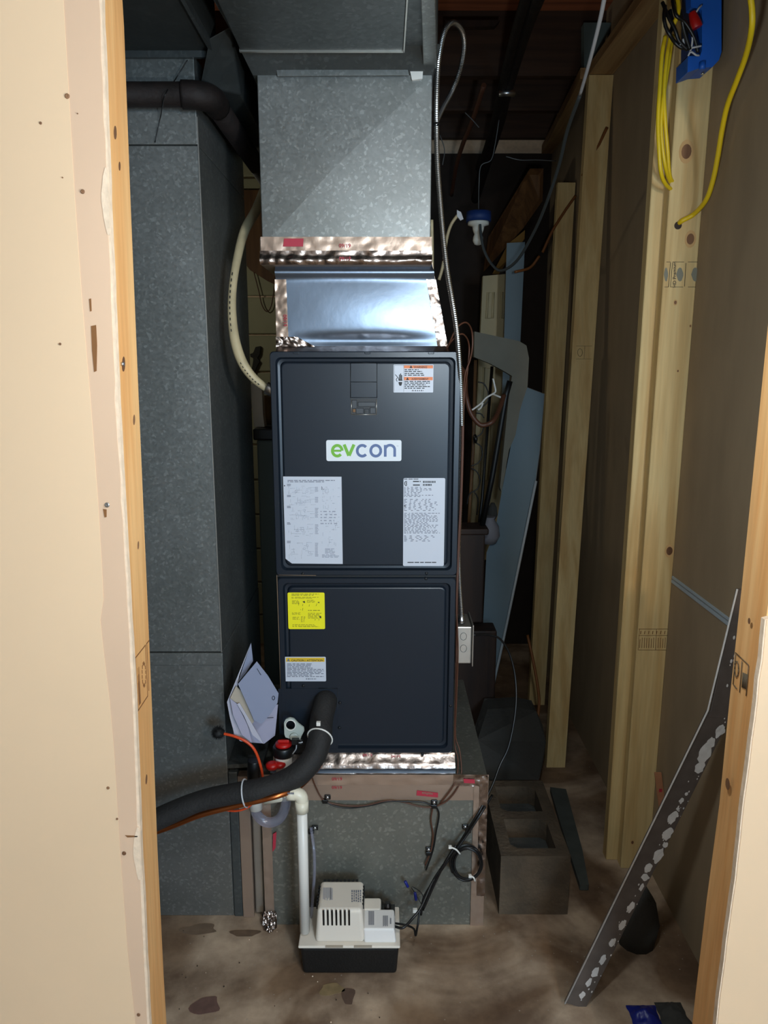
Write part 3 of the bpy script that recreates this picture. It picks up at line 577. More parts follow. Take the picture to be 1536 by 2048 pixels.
def rlab(name, x0, y0, x1, y1, r, mt, par, Y, t=.0006):
    a = P(x0, y1, Y); b = P(x1, y0, Y); m = MB(); m.prism(rrect(a.x, b.x, a.z, b.z, r*.0012, Y-t), (0, t, 0)); return obj(name, m, mt, par)
def ink(name, par, m, mt): return obj(name, m, mt, par, recalc=False, kind='stuff')
# breaker cover and opening
bc = rlab('knockout_cover', 702, 727, 753, 763, 1, 'cabinet_paint', ud, S, .0012); rlab('knockout_cover', 702, 765, 753, 794, 1, 'cabinet_paint', ud, S, .0012)
m = MB(); 
for s in ((701, 727, 701, 796), (754, 727, 754, 796), (701, 726, 754, 726), (701, 764, 754, 764), (701, 795, 754, 795)): ln(m, *s, S-.0006, .0009)
obj('cut_line', m, 'cabinet_dark', ud)
bw = rlab('breaker_window', 702, 797, 753, 831, 1, 'cabinet_dark', ud, S, .0008)
m = MB(); 
for s in ((704, 829, 752, 829), (703, 798, 703, 829), (753, 798, 753, 829)): ln(m, *s, S-.001, .0011)
obj('opening_edge', m, 'galv_shiny', bw)
mat('breaker', (30, 34, 40), .4)
for (x0, y0, x1, y1) in ((704, 800, 714, 817), (716, 804, 751, 813), (712, 816, 727, 827), (729, 818, 738, 828), (740, 815, 751, 827)):
    a = P(x0, y1, S); b = P(x1, y0, S); m = MB(); m.box(a.x, b.x, S-.0035, S-.0006, a.z, b.z); obj('breaker', m, 'breaker', bw, bevel=.0008, seg=1)
m = MB(); a = P(731, 826, S); b = P(736, 820, S); m.box(a.x, b.x, S-.006, S-.003, a.z, b.z); obj('breaker_toggle', m, 'cabinet_dark', bw)
m = MB(); a = P(706, 824, S); b = P(711, 818, S); m.box(a.x, b.x, S-.005, S-.001, a.z, b.z); obj('terminal', m, 'old_wood', bw)
# warning sticker
wl_ = rlab('warning_label', 787, 729, 867, 785, 1.5, 'sticker_white', ud, S); L = S-.0009; L2 = L-.0003
m = MB()
for (x0, y0, x1, y1) in ((808, 730.5, 866, 736.8), (808, 754, 865.5, 760.5)): quad(m, [P(x0, y1, L), P(x1, y1, L), P(x1, y0, L), P(x0, y0, L)])
ink('orange_band', wl_, m, 'ink_orange')
text('heading', 'WARNING', 'ink_black', wl_, P(841, 736.2, L2), .0068, bold=.02); text('heading', 'AVERTISSEMENT', 'ink_black', wl_, P(840, 759.8, L2), .0062, bold=.02, sx=.92)
m = MB()
for (x, y) in ((822, 733), (815, 757)): m.add([P(x-3, y+3, L2), P(x+3, y+3, L2), P(x, y-2.5, L2)], [(0, 1, 2)])
greek(m, 809, 738.5, 846, 745.5, 2, L, th=.5, wmin=3, wmax=9, seed=3); greek(m, 809, 746, 863, 753, 2, L, th=.5, wmin=3, wmax=9, seed=4)
greek(m, 809, 762, 862, 779, 5, L, th=.5, wmin=3, wmax=9, seed=5); greek(m, 824, 780, 847, 783, 1, L, th=.8, wmin=1.2, wmax=2.4, seed=6)
m.prism([P(a, b, L) for a, b in ((787+1.6, 730.5), (866, 730.5), (866, 731), (788.6, 731))], (0, .0002, 0))
for s in ((807.5, 731, 807.5, 783.5), (788.7, 731, 788.7, 783.5)): ln(m, *s, L, .00025)
# hand and wire pictogram
m.prism([P(a, b, L) for a, b in ((797, 764), (804.5, 764), (804, 768), (802.5, 771.5), (799, 771.5), (797.5, 768))], (0, .0002, 0))
for (x, y0, y1) in ((799, 749, 760), (801.4, 747, 760), (803.4, 750, 760)): m.prism([P(x-.9, y1, L), P(x+.9, y1, L), P(x+.9, y0, L), P(x-.9, y0, L)], (0, .0002, 0))
m.prism([P(796.3, 755, L), P(797.3, 754.5, L), P(799, 761, L), P(797.5, 761, L)], (0, .0002, 0)); m.prism([P(797, 759.5, L), P(805, 759.5, L), P(805, 761.5, L), P(797, 761.5, L)], (0, .0002, 0))
m.tube(smooth_path([P(790.5, 749, L), P(793, 752, L), P(795, 755, L), P(792.5, 759, L), P(794.5, 763, L)], 5), .0008, 5)
ink('printing', wl_, m, 'ink_black')
# name plate
nb = rlab('name_plate', 653, 880, 803, 922, 4, 'sticker_edge', ud, S, .0015); L = S-.0018
def stroke(mb, pts, wd, Y):        # pts in pixels, flat ribbon
    p = [Vector((P(a, b, Y).x, 0, P(a, b, Y).z)) for a, b in pts]; lv = []; rv = []
    for i in range(len(p)):
        t = (p[min(i+1, len(p)-1)]-p[max(i-1, 0)]).normalized(); nrm = Vector((-t.z, 0, t.x))*wd/2
        lv.append(p[i]+nrm+Vector((0, Y, 0))); rv.append(p[i]-nrm+Vector((0, Y, 0)))
    n = len(p); mb.add(lv+rv, [(i, i+1, n+i+1, n+i) for i in range(n-1)])
def arc(cx, cy, rx, ry, a0, a1, n=24): return [(cx+rx*math.cos(math.radians(a0+(a1-a0)*k/n)), cy-ry*math.sin(math.radians(a0+(a1-a0)*k/n))) for k in range(n+1)]
W = .0078
m = MB(); stroke(m, [(666, 901.5), (682.5, 901.5)], .0052, L-.00015); stroke(m, arc(674.5, 901.5, 9.6, 10.6, 0, 318), W*.95, L)
stroke(m, [(688.2, 889), (697.6, 911.5)], W, L-.0001); stroke(m, [(708, 889), (698.2, 911.5)], W, L-.0002); ink('green_letters', nb, m, 'logo_green')
m = MB(); stroke(m, arc(724.5, 901.5, 10, 10.8, 42, 318), W*.9, L); stroke(m, arc(751.5, 901.5, 10, 10.8, 0, 360, 36), W*.9, L)
stroke(m, [(770.5, 890), (770.5, 913.5)], W*.88, L); stroke(m, arc(780, 899.5, 9.4, 9.2, 180, 0, 18)+[(789.4, 913.5)], W*.85, L-.0001); ink('blue_letters', nb, m, 'logo_blue')
text('trade_mark', 'TM', 'ink_grey', nb, P(795, 893, L), .0032)
# wiring diagram sheet
wd_ = lab('wiring_sheet', [(566, 953), (683, 953.5), (685.5, 1128), (584, 1127), (573, 1119), (571, 1117)], 'sticker_white', ud, S); L = S-.0009
m = MB(); greek(m, 575, 960, 674, 966, 2, L, th=.5, wmin=3, wmax=12, seed=11)
rnd = random.Random(5)
for (y0, y1) in ((970, 988), (992, 1010), (1014, 1040), (1047, 1073), (1084, 1118)):
    greek(m, 574, y0-2, 582, y0+3, 2, L, wmin=7, wmax=8, seed=y0)
ink('fine_print', wd_, m, 'ink_grey'); m = MB()
for (y0, y1) in ((972, 988), (992, 1010), (1014, 1040), (1047, 1073), (1084, 1118)):
    for k in range(26):
        x = rnd.uniform(577, 622); y = rnd.uniform(y0, y1)
        if k % 2: ln(m, x, y, x+rnd.uniform(4, 14), y, L, .00028)
        else: ln(m, x, y, x, min(y1, y+rnd.uniform(3, 9)), L, .00028)
    greek(m, 630, y0+2, 638, y1-4, max(3, int((y1-y0)/3)), L, wmin=5, wmax=7, seed=y0+9)
    for k in range(3): 
        cx = rnd.uniform(590, 620); cy = rnd.uniform(y0+4, y1-4); stroke(m, arc(cx, cy, 2.4, 2.4, 0, 360, 8), .0006, L)
for k in range(70):
    x = rnd.uniform(643, 676); y = rnd.uniform(972, 1092)
    if k % 2: ln(m, x, y, x+rnd.uniform(2, 6), y, L, .00035)
    else: ln(m, x, y, x, y+rnd.uniform(2, 8), L, .0003)
for k in range(5): greek(m, 641, 1022+k*6, 676, 1026+k*6, 1, L, wmin=2, wmax=7, gap=.6, seed=40+k)
greek(m, 650, 1097, 670, 1108, 5, L, th=.6, seed=50); greek(m, 644, 1109, 679, 1116, 3, L, th=.6, seed=51)
ink('wiring_print', wd_, m, 'ink_light')
m = MB(); m.prism([P(569+1.3*math.cos(a), 971.5+1.3*math.sin(a), L) for a in [2*PI*k/10 for k in range(10)]], (0, .0002, 0)); greek(m, 643, 973, 648, 980, 3, L, wmin=1, wmax=2, seed=8); ink('dot', wd_, m, 'ink_black')
# rating plate (its square code is left out)
rp = rlab('rating_plate', 806, 956, 890.5, 1132, 3, 'sticker_white', ud, S)
m = MB(); greek(m, 808, 957.5, 838, 960, 1, L, seed=60); greek(m, 826, 962, 842, 965, 1, L, th=.7, seed=61); greek(m, 826, 969, 842, 972, 1, L, th=.7, seed=62)
greek(m, 846, 962, 873, 966, 1, L, th=.9, wmin=1.6, wmax=2.6, gap=.12, seed=63); greek(m, 846, 968, 864, 972, 1, L, th=.9, wmin=1.6, wmax=2.6, gap=.12, seed=64)
stroke(m, arc(812.3, 967, 3, 4.2, 60, 300, 14), .0018, L); stroke(m, [(813, 963.5), (813, 970.5)], .0014, L); stroke(m, arc(813.6, 966.8, 1.4, 2, 60, 300, 8), .001, L-.0001)
m.prism([P(808, 1011, L), P(811, 1011, L), P(811, 1013, L), P(808, 1013, L)], (0, .0002, 0)); greek(m, 815, 1124, 877, 1127, 1, L, th=.6, seed=65); ink('bold_print', rp, m, 'ink_black')
m = MB(); greek(m, 808, 974, 868, 995, 8, L, fill=.6, th=.5, wmin=2, wmax=6, gap=.5, seed=66); greek(m, 808, 998, 876, 1023, 9, L, th=.5, wmin=2, wmax=6, gap=.9, seed=67)
greek(m, 808, 1026, 880, 1068, 16, L, fill=.7, th=.5, wmin=2, wmax=7, gap=.4, seed=68); greek(m, 808, 1071, 872, 1084, 5, L, th=.5, wmin=3, wmax=7, gap=1, seed=69); ink('fine_print', rp, m, 'ink_grey')
# yellow instruction sticker
L = S-.0009
yl = rlab('yellow_label', 577, 1185, 649, 1258, 3, 'sticker_yellow', ldr, S)
m = MB(); greek(m, 583, 1187.5, 642, 1192, 2, L, th=.6, wmin=3, wmax=9, seed=70); greek(m, 583, 1194, 639, 1198, 2, L, th=.5, seed=71)
for (a, b, c, d, r, s_) in ((584, 1201, 600, 1209, 4, 72), (614, 1200, 632, 1206, 3, 73), (616, 1220, 643, 1223, 1, 74), (584, 1225, 602, 1230, 3, 75), (616, 1226, 643, 1238, 5, 76), (602, 1233, 611, 1245, 5, 77), (585, 1234, 600, 1240, 3, 78), (585, 1249, 643, 1255, 3, 79)): greek(m, a, b, c, d, r, L, th=.5, wmin=2, wmax=8, seed=s_)
ink('fine_print', yl, m, 'ink_olive')
m = MB(); 
for (x, y, r) in ((607.5, 1204, 2), (640, 1234, 2), (637, 1205, 1.4)): m.prism([P(x-r*1.4, y-r*.4, L), P(x+r, y-r, L), P(x+r*1.4, y+r, L), P(x, y+r*.7, L)], (0, .0002, 0))
for s in ((598, 1205, 597, 1211), (606, 1208, 605, 1212), (634, 1207, 632, 1212), (619, 1209, 618, 1213), (606, 1216, 605, 1221), (601, 1219, 602, 1219.5), (631, 1237, 630, 1241), (638, 1237, 638, 1241)): ln(m, *s, L, .0005)
ink('pictograms', yl, m, 'ink_black')
# caution sticker
cl = rlab('caution_label', 570, 1313.5, 651.5, 1362.5, 2.5, 'sticker_white', ldr, S)
m = MB(); quad(m, [P(572, 1323.5, L), P(649, 1323.5, L), P(649, 1315.5, L), P(572, 1315.5, L)]); ink('yellow_band', cl, m, 'ink_amber')
text('heading', 'CAUTION / ATTENTION', 'ink_black', cl, P(614.5, 1322.6, L2), .0078, bold=.02, sx=1.0)
m = MB(); m.add([P(573.5, 1322.5, L2), P(580, 1322.5, L2), P(576.8, 1316.5, L2)], [(0, 1, 2)]); greek(m, 574, 1327, 648, 1355, 10, L, fill=.7, th=.55, wmin=3, wmax=11, seed=80); greek(m, 612, 1356.5, 633, 1359.5, 1, L, th=.9, wmin=1.2, wmax=2.6, seed=81); ink('fine_print', cl, m, 'ink_grey')
# connection plate, screws
cpl = rlab('service_plate', 560, 1377, 674.5, 1497, 2, 'cabinet_paint', ldr, S, .0012)
m = MB(); ln(m, 675, 1377, 675, 1497, S-.0005, .0008); ln(m, 637, 1376.5, 675, 1376.5, S-.0005, .0008); obj('cut_line', m, 'cabinet_dark', ldr)
m = MB(); m.lathe(P(652, 1401, S-.0012), [(.030, 0), (.030, -.0006)], axis=(0, 1, 0), seg=24); obj('pipe_hole', m, 'cabinet_dark', ldr)
for (x, y) in ((680, 1405), (679, 1455), (901, 1411), (845, 1508), (606, 1147), (853, 1146), (852, 1157), (607, 1371)):
    p = P(x, y, S); m = MB(); m.lathe(p, [(.004, 0), (.004, -.0025), (.002, -.0035)], axis=(0, 1, 0), seg=8); obj('screw', m, 'cabinet_dark', fu)
m = MB(); m.tube([P(557, 1150, YF-.017), P(632, 1151, YF-.017)], .0007, 5); mat('tan_edge', (140, 116, 92), .7); obj('worn_edge', m, 'tan_edge', fu)
m = MB(); m.tube([P(553.5, 1150, YF-.012), P(565, 1480, YF-.012)], .0008, 5); obj('worn_edge', m, 'tan_edge', fu)
for x in (592, 735, 862): 
    m = MB(); p = P(x, 704, YF-.012); m.box(p.x-.008, p.x+.008, p.y-.0045, p.y+.002, p.z-.006, p.z+.001); obj('top_tab', m, 'cabinet_paint', fu, bevel=.002)
# ------------------------------------------------------------------ insulated line with copper line
def pp(l): return [P(a, b, Y) for a, b, Y in l]
hs = thing('insulated_hose', 'thick black foam-insulated refrigerant hose curving out of the lower furnace door', 'hose')
hp = smooth_path(pp([(654, 1398, 1.88), (651, 1405, 1.845), (643, 1440, 1.80), (640, 1475, 1.76), (628, 1512, 1.74), (600, 1545, 1.72), (560, 1568, 1.71), (520, 1581, 1.70), (470, 1590, 1.70), (410, 1603, 1.70), (350, 1625, 1.69), (290, 1650, 1.68), (150, 1690, 1.66)]), 10)
m = MB(); m.tube(hp, lambda i: .0305+.0012*noise.noise((i*.13, 2, 2)), 24); obj('insulation', m, 'rubber_foam', hs)
def tie(par, i, r, mt='pvc_white', tail=None, tilt=0):
    a = hp[i]; t = (hp[i+1]-hp[i-1]).normalized(); t = (t+Vector((0, 0, tilt))).normalized(); u = t.orthogonal().normalized(); w_ = t.cross(u)
    m = MB(); m.tube([a+u*(r*math.cos(k*PI/12))+w_*(r*math.sin(k*PI/12)) for k in range(24)], .0022, 6, closed=True)
    if tail: p = P(*tail); m.box(p.x-.005, p.x+.005, p.y-.004, p.y+.004, p.z-.005, p.z+.005)
    return obj('cable_tie', m, mt, par, label='white plastic cable tie')
tie(hs, 30, .033, tail=(637, 1447, 1.735), tilt=.5); tie(hs, 76, .034, 'cable_white')
m = MB(); m.tube(smooth_path(pp([(640, 1530, 1.80), (600, 1572, 1.72), (560, 1590, 1.68), (520, 1600, 1.675), (470, 1612, 1.675), (400, 1630, 1.67), (330, 1657, 1.665), (200, 1700, 1.65)]), 8), .0075, 12); tag(obj('copper_line', m, 'copper'), 'thin copper line running along the underside of the black hose', 'pipe')
# ------------------------------------------------------------------ drain trap
dt = thing('drain_trap', 'clear condensate U-trap with black and red screw caps below the furnace', 'trap')
m = MB(); m.tube(smooth_path(pp([(512, 1600, 1.79), (511, 1622, 1.79), (524, 1640, 1.79), (543, 1645, 1.79), (561, 1635, 1.79), (571, 1612, 1.79), (573, 1585, 1.79)]), 8), .0135, 16); obj('clear_bend', m, 'clear_vinyl', dt)
m = MB(); a = P(512, 1617, 1.785); b = P(509, 1560, 1.785); m.tube([a, b], .0175, 20); obj('white_tube', m, 'pvc_white', dt)
m = MB(); a = P(508, 1560, 1.785); b = P(508, 1520, 1.785); m.tube([a, b], .0175, 20); obj('black_cap', m, 'plastic_black', dt, bevel=.002)
m = MB(); m.tube(pp([(530, 1600, 1.80), (575, 1592, 1.79)]), .012, 14); obj('cross_tube', m, 'pvc_cream', dt)
m = MB(); a = P(566, 1545, 1.80); b = P(567, 1504, 1.80); m.lathe(b, [(.0235, 0), (.022, -.02), (.021, -.06)], seg=24); obj('white_body', m, 'pvc_white', dt)
m = MB(); m.lathe(P(567, 1509, 1.80), [(.027, 0), (.028, .004), (.028, .022), (.026, .026)], seg=24); obj('black_collar', m, 'plastic_black', dt)
m = MB(); m.lathe(P(567, 1490, 1.80), [(.022, 0), (.021, .007), (.006, .009)], seg=24); obj('red_cap', m, 'plastic_red', dt)
m = MB(); a = P(567, 1484, 1.795); m.box(a.x-.015, a.x+.015, a.y-.003, a.y+.003, a.z-.002, a.z+.006); obj('cap_grip', m, 'plastic_red', dt, bevel=.002)
m = MB(); m.lathe(P(545, 1537, 1.775), [(.014, 0), (.017, .006), (.017, .014), (.008, .018)], seg=18); m.lathe(P(560, 1534, 1.78), [(.012, 0), (.016, .006), (.014, .013), (.006, .016)], seg=18); obj('red_plug', m, 'plastic_red', dt)
m = MB(); a = P(590, 1482, 1.775); m.box(a.x-.008, a.x+.010, a.y-.006, a.y+.006, a.z-.008, a.z+.006); m.tube(pp([(594, 1481, 1.77), (606, 1480, 1.77)]), .0018, 6); m.tube(pp([(594, 1488, 1.77), (606, 1487, 1.77)]), .0018, 6); obj('float_switch', m, 'plastic_black', dt)
m = MB(); m.tube(smooth_path(pp([(585, 1508, 1.785), (592, 1498, 1.78), (594, 1488, 1.775), (605, 1484, 1.77)]), 6), .0016, 6); obj('switch_wire', m, 'cable_white', dt)
ov = MB(); out = [(568, 1446), (571, 1439), (579, 1436), (588, 1438), (596, 1447), (608, 1456), (609, 1461), (603, 1472), (599, 1484), (584, 1479), (569, 1474)]
hole = arc(581, 1450.5, 10, 10, 0, 360, 32)[:-1]
Ym = 1.80; n = len(out); vs = []
# plate with a round hole: ring of quads between resampled outline and hole
def ray_out(a):
    best = None; cx, cy = 581, 1450.5; dx, dy = math.cos(a), -math.sin(a)
    for i in range(n):
        x1, y1 = out[i]; x2, y2 = out[(i+1) % n]; ex, ey = x2-x1, y2-y1; den = dx*ey-dy*ex
        if abs(den) < 1e-9: continue
        t = ((x1-cx)*ey-(y1-cy)*ex)/den; s = ((x1-cx)*dy-(y1-cy)*dx)/den
        if t > 0 and -1e-6 <= s <= 1+1e-6 and (best is None or t > best): best = t
    return (cx+dx*best, cy+dy*best)
K = 32; inn = [P(a, b, Ym) for a, b in hole]; ou = [P(*ray_out(2*PI*k/K), Ym) for k in range(K)]; q = Vector((0, .006, 0))
ov.add(inn+ou+[v+q for v in inn]+[v+q for v in ou], [(k, (k+1) % K, K+(k+1) % K, K+k) for k in range(K)]+[(2*K+k, 3*K+k, 3*K+(k+1) % K, 2*K+(k+1) % K) for k in range(K)]+[(k, 2*K+k, 2*K+(k+1) % K, (k+1) % K) for k in range(K)]+[(K+k, K+(k+1) % K, 3*K+(k+1) % K, 3*K+k) for k in range(K)])
br = thing('trap_spanner', 'translucent plastic spanner plate with a round hole beside the black hose', 'plate')
obj('plate', ov, 'translucent', br); m = MB(); m.tube(pp([(a, b, Ym-.001) for a, b in hole]), .0014, 6, closed=True); obj('rim', m, 'pvc_white', br)
m = MB(); m.lathe(P(588, 1474, Ym-.002), [(.012, 0), (.010, -.003), (.008, -.001)], axis=(0, 1, 0), seg=18); obj('boss', m, 'translucent', br)
# brush
bs = thing('cleaning_brush', 'small round black bristle brush on an orange stem left of the furnace', 'brush')
m = MB(); m.tube(smooth_path(pp([(446, 1467, 1.78), (470, 1473, 1.775), (495, 1485, 1.77), (511, 1503, 1.77), (522, 1535, 1.775), (526, 1560, 1.78)]), 8), .0038, 8); obj('stem', m, 'plastic_orange', bs)
m = MB(); rnd = random.Random(4); c = P(437, 1465, 1.78)
for k in range(1100):
    d = Vector((rnd.gauss(0, 1)-.4, rnd.gauss(0, 1), rnd.gauss(0, 1))).normalized(); l = rnd.uniform(.016, .024); t = d.orthogonal().normalized()*.0009
    m.add([c-t, c+t, c+d*l], [(0, 1, 2)])
m.lathe(c-Vector((0, 0, .009)), [(.006, -.004), (.015, .002), (.016, .012), (.007, .021)], seg=10)
obj('bristles', m, 'bristle', bs, recalc=False, kind='stuff')
m = MB(); m.tube(smooth_path(pp([(428, 1606, 1.72), (440, 1617, 1.70), (470, 1622, 1.69), (495, 1615, 1.69), (512, 1598, 1.70), (520, 1580, 1.75)]), 8), .0028, 8); tag(obj('orange_tube', m, 'plastic_orange'), 'thin orange-red wire looping just below the black hose', 'wire')
m = MB()
for a in ((455, 1606, 490, 1600), (456, 1612, 492, 1606), (463, 1609, 488, 1600), (460, 1616, 486, 1609)): m.tube(pp([(a[0], a[1], 1.69), (a[2], a[3], 1.70)]), .0022, 5)
tag(obj('frayed_tape', m, 'pvc_cream'), 'frayed cream tape ends hanging under the black hose', 'tape')
# PVC drain pipe
pv = thing('drain_pipe', 'white plastic drain pipe with an elbow going down into the pump', 'pipe')
YP = 1.70
m = MB(); a = P(603, 1600, YP); a = Vector((-.2095, YP, a.z)); m.tube([a, (-.2095, YP, .101)], .0133, 20); obj('pipe', m, 'pvc_white', pv)
m = MB(); e = P(600, 1587, YP); zc = e.z; m.tube(smooth_path([Vector((-.245, YP, zc)), Vector((-.228, YP, zc)), Vector((-.2165, YP, zc-.003)), Vector((-.2105, YP, zc-.010)), Vector((-.2095, YP, zc-.022)), Vector((-.2095, YP, zc-.05))], 6), .0165, 20)
m.tube([(-.2095, YP, zc-.02), (-.2095, YP, zc-.05)], .0172, 20); m.tube([(-.246, YP, zc), (-.226, YP, zc)], .0172, 20); el = obj('elbow', m, 'pvc_cream', pv)
m = MB(); m.tube([(-.29, YP+.03, zc), (-.26, YP+.01, zc), (-.24, YP, zc)], .0133, 20); obj('stub', m, 'pvc_cream', pv)
m = MB(); greek(m, 575, 1585, 594, 1589, 1, YP-.0176, th=.9, wmin=1, wmax=2, gap=.1, seed=90); ink('print', el, m, 'ink_grey')
m = MB(); m.tube(smooth_path([P(622, 1655, 1.83), P(628, 1700, 1.80), P(629, 1745, 1.79), P(625, 1800, 1.78), P(622, 1850, 1.75)]), .0042, 10); tag(obj('vinyl_tube', m, 'clear_vinyl'), 'thin clear vinyl tube running up behind the white drain pipe', 'tube')
# ------------------------------------------------------------------ condensate pump
cpn = thing('condensate_pump', 'white condensate pump with a black tank on the concrete floor', 'pump')
def taper(mb, x0, x1, y0, y1, z0, z1, k, mi=0): mb.hexa([(x0+k, y0+k, z0), (x1-k, y0+k, z0), (x1-k, y1-k, z0), (x0+k, y1-k, z0), (x0, y0, z1), (x1, y0, z1), (x1, y1, z1), (x0, y1, z1)], mi)
m = MB(); taper(m, -.219, .039, 1.660, 1.795, 0, .086, .006); obj('tank', m, 'tank_black', cpn, bevel=.008, seg=3)
m = MB(); m.box(-.223, .042, 1.656, 1.80, .086, .093); rim = obj('lid', m, 'pump_cream', cpn, bevel=.003)
zC, zL = .187, .131
m = MB(); taper(m, -.1765, -.052, 1.672, 1.786, .190, .093, .0); 
m = MB(); m.hexa([(-.180, 1.668, .092), (-.050, 1.668, .092), (-.050, 1.790, .092), (-.180, 1.790, .092), (-.173, 1.674, zC), (-.056, 1.674, zC), (-.056, 1.786, zC), (-.173, 1.786, zC)]); cv = obj('motor_cover', m, 'pump_cream', cpn, bevel=.010, seg=4)
for k in range(7):
    x0 = P(648+k*8.5, 1850, 1.672).x-.0028; za, zb2 = P(650, 1850, 1.672).z, P(650, 1820, 1.672).z; m = MB(); m.box(x0, x0+.0046, 1.6695, 1.6735, za+.0, zb2)
    obj('vent_slot', m, 'plastic_black', cv, bevel=.0008, seg=1)
m = MB()
for k in range(6): m.box(-.058+.0, -.0525, 1.70+k*.013, 1.706+k*.013, .168, .182); m.box(-.178, -.172, 1.70+k*.013, 1.706+k*.013, .168, .182)
for k in range(9): m.box(-.165+k*.011, -.159+k*.011, 1.783, 1.7885, .17, .188)
obj('small_vents', m, 'cabinet_dark', cv, kind='stuff')
m = MB(); m.hexa([(-.052, 1.668, .092), (.032, 1.668, .092), (.032, 1.748, .092), (-.052, 1.748, .092), (-.054, 1.673, zL), (.027, 1.673, zL), (.027, 1.745, zL), (-.054, 1.745, zL)]); lw = obj('side_cover', m, 'pump_white', cpn, bevel=.005, seg=3)
m = MB(); m.box(-.056, -.008, 1.74, 1.788, .092, zL+.001); obj('switch_cover', m, 'pump_cream', cpn, bevel=.006, seg=3)
m = MB(); m.box(-.009, .030, 1.75, 1.79, .092, .108); m.lathe((.010, 1.768, .108), [(.010, 0), (.010, .016), (.007, .017), (.007, .024)], seg=14); obj('outlet', m, 'plastic_black', cpn)
m = MB()
for (a, b) in ((651, 686), (708, 744)):
    x0, x1 = P(a, 1887, 1.66).x, P(b, 1887, 1.66).x; m.box(x0, x1, 1.6545, 1.66, .0905, .0936)
mat('slot_tan', (170, 158, 142), .6); obj('rim_slot', m, 'slot_tan', rim)
def flat(mb, x0, y0, x1, y1, Z):
    p = [PZ(x0, y1, Z), PZ(x1, y1, Z), PZ(x1, y0, Z), PZ(x0, y0, Z)]; quad(mb, p)
m = MB(); rnd = random.Random(9)
for k in range(9): flat(m, 646+k*1.9, 1775, 647+k*1.9, 1801-rnd.random()*6, zC+.0008)
for k in range(5): flat(m, 660+k*1.2, 1776, 660.5+k*1.2, 1800, zC+.0008)
ink('cover_print', cv, m, 'ink_light'); m = MB()
for k in range(5):
    y = 1780
    while y < 1803: l = rnd.uniform(2, 6); flat(m, 703+k*4.2, y, 705.4+k*4.2, min(y+l, 1804), zC+.0009); y += l+1.5
ink('cover_print', cv, m, 'ink_grey'); m = MB()
for k in range(9): flat(m, 737+k*1.3, 1822, 737.7+k*1.3, 1850, zL+.0008)
for k in range(8): flat(m, 766+k*1.3, 1831, 766.7+k*1.3, 1853-k % 3, zL+.0008)
for k in range(2): flat(m, 780+k*1.5, 1836, 781+k*1.5, 1848, zL+.0008)
ink('side_print', lw, m, 'ink_grey')
# cords by the pump
m = MB(); m.tube(smooth_path([(.028, 1.70, .115), (.05, 1.69, .12), (.075, 1.71, .13), (.10, 1.73, .15), (.13, 1.77, .19), P(880, 1740, 1.80), P(908, 1700, 1.81)], 8), .0034, 8); m.tube(smooth_path([(.028, 1.72, .108), (.06, 1.71, .11), (.08, 1.72, .09), (.085, 1.72, .07), (.09, 1.72, .10), (.10, 1.74, .14), (.14, 1.78, .20)], 8), .0028, 8)
tag(obj('pump_cord', m, 'wire_black'), 'black power cord leaving the right end of the white pump', 'cord')
m = MB(); m.tube(smooth_path(pp([(845, 1812, 1.80), (835, 1795, 1.81), (828, 1783, 1.81), (822, 1775, 1.81)]), 6), .0012, 6); m.tube(smooth_path(pp([(848, 1800, 1.80), (842, 1785, 1.81), (825, 1773, 1.81)]), 6), .0012, 6)
bc_ = thing('crimp_wires', 'thin black wires with two blue crimp connectors right of the pump', 'wires'); obj('wire', m, 'wire_black', bc_)
for (a, b, c, d) in ((810, 1762, 816, 1774), (830, 1785, 832, 1800)):
    m = MB(); m.tube(pp([(a, b, 1.805), (c, d, 1.805)]), .0042, 10); obj('crimp_connector', m, 'plastic_navy', bc_, bevel=.001, seg=1)
m = MB(); a = P(830, 1821, 1.79); m.box(a.x-.006, a.x+.006, a.y-.004, a.y+.004, a.z-.005, a.z+.005); obj('tie_head', m, 'pvc_white', bc_)
# manual
mn = thing('manual', 'loose folded white manual pages wedged between duct and furnace', 'booklet')
def page(pts, Y, mt, name='page', tw=.02):
    m = MB(); p = [P(a, b, Y+tw*((a-500)/60)) for a, b in pts]; m.prism(p, (0, .0015, 0)); return obj(name, m, mt, mn)
page([(502, 1286), (497, 1300), (478, 1352), (470, 1400), (488, 1440), (500, 1486), (480, 1482), (469, 1469), (460, 1436), (454, 1404)], 1.80, 'paper_white')
page([(502, 1286), (506, 1322), (492, 1345), (476, 1365)], 1.815, 'paper_blue')
page([(556, 1409), (550, 1471), (529, 1487), (490, 1484), (467, 1468), (459, 1400), (500, 1420)], 1.83, 'paper_lilac')
page([(472, 1372), (484, 1384), (508, 1443), (503, 1449), (527, 1487), (512, 1470), (477, 1408), (460, 1397)], 1.79, 'paper_tan')
page([(460, 1397), (474, 1408), (495, 1450), (504, 1486), (484, 1470), (466, 1430)], 1.785, 'paper_lilac')
page([(474, 1408), (479, 1406), (520, 1475), (527, 1488), (505, 1470), (488, 1432)], 1.78, 'paper_white')
cvr = page([(513.5, 1323), (536, 1352), (557, 1387), (555, 1406), (540, 1430), (523, 1448), (508, 1440), (476, 1368)], 1.775, 'paper_blue', 'cover_page')
m = MB(); m.tube(pp([(514, 1337, 1.7785), (522, 1350, 1.78)]), .0007, 4); obj('title_print', m, 'ink_black', cvr)
m = MB(); m.tube([P(547+2.6*math.cos(a), 1396+4*math.sin(a), 1.789) for a in [2*PI*k/10 for k in range(10)]], .0008, 5, closed=True); obj('emblem', m, 'ink_black', cvr)
m = MB(); m.tube(pp([(532, 1436, 1.826), (547, 1435, 1.83)]), .001, 4); obj('title_print', m, 'ink_black', mn)
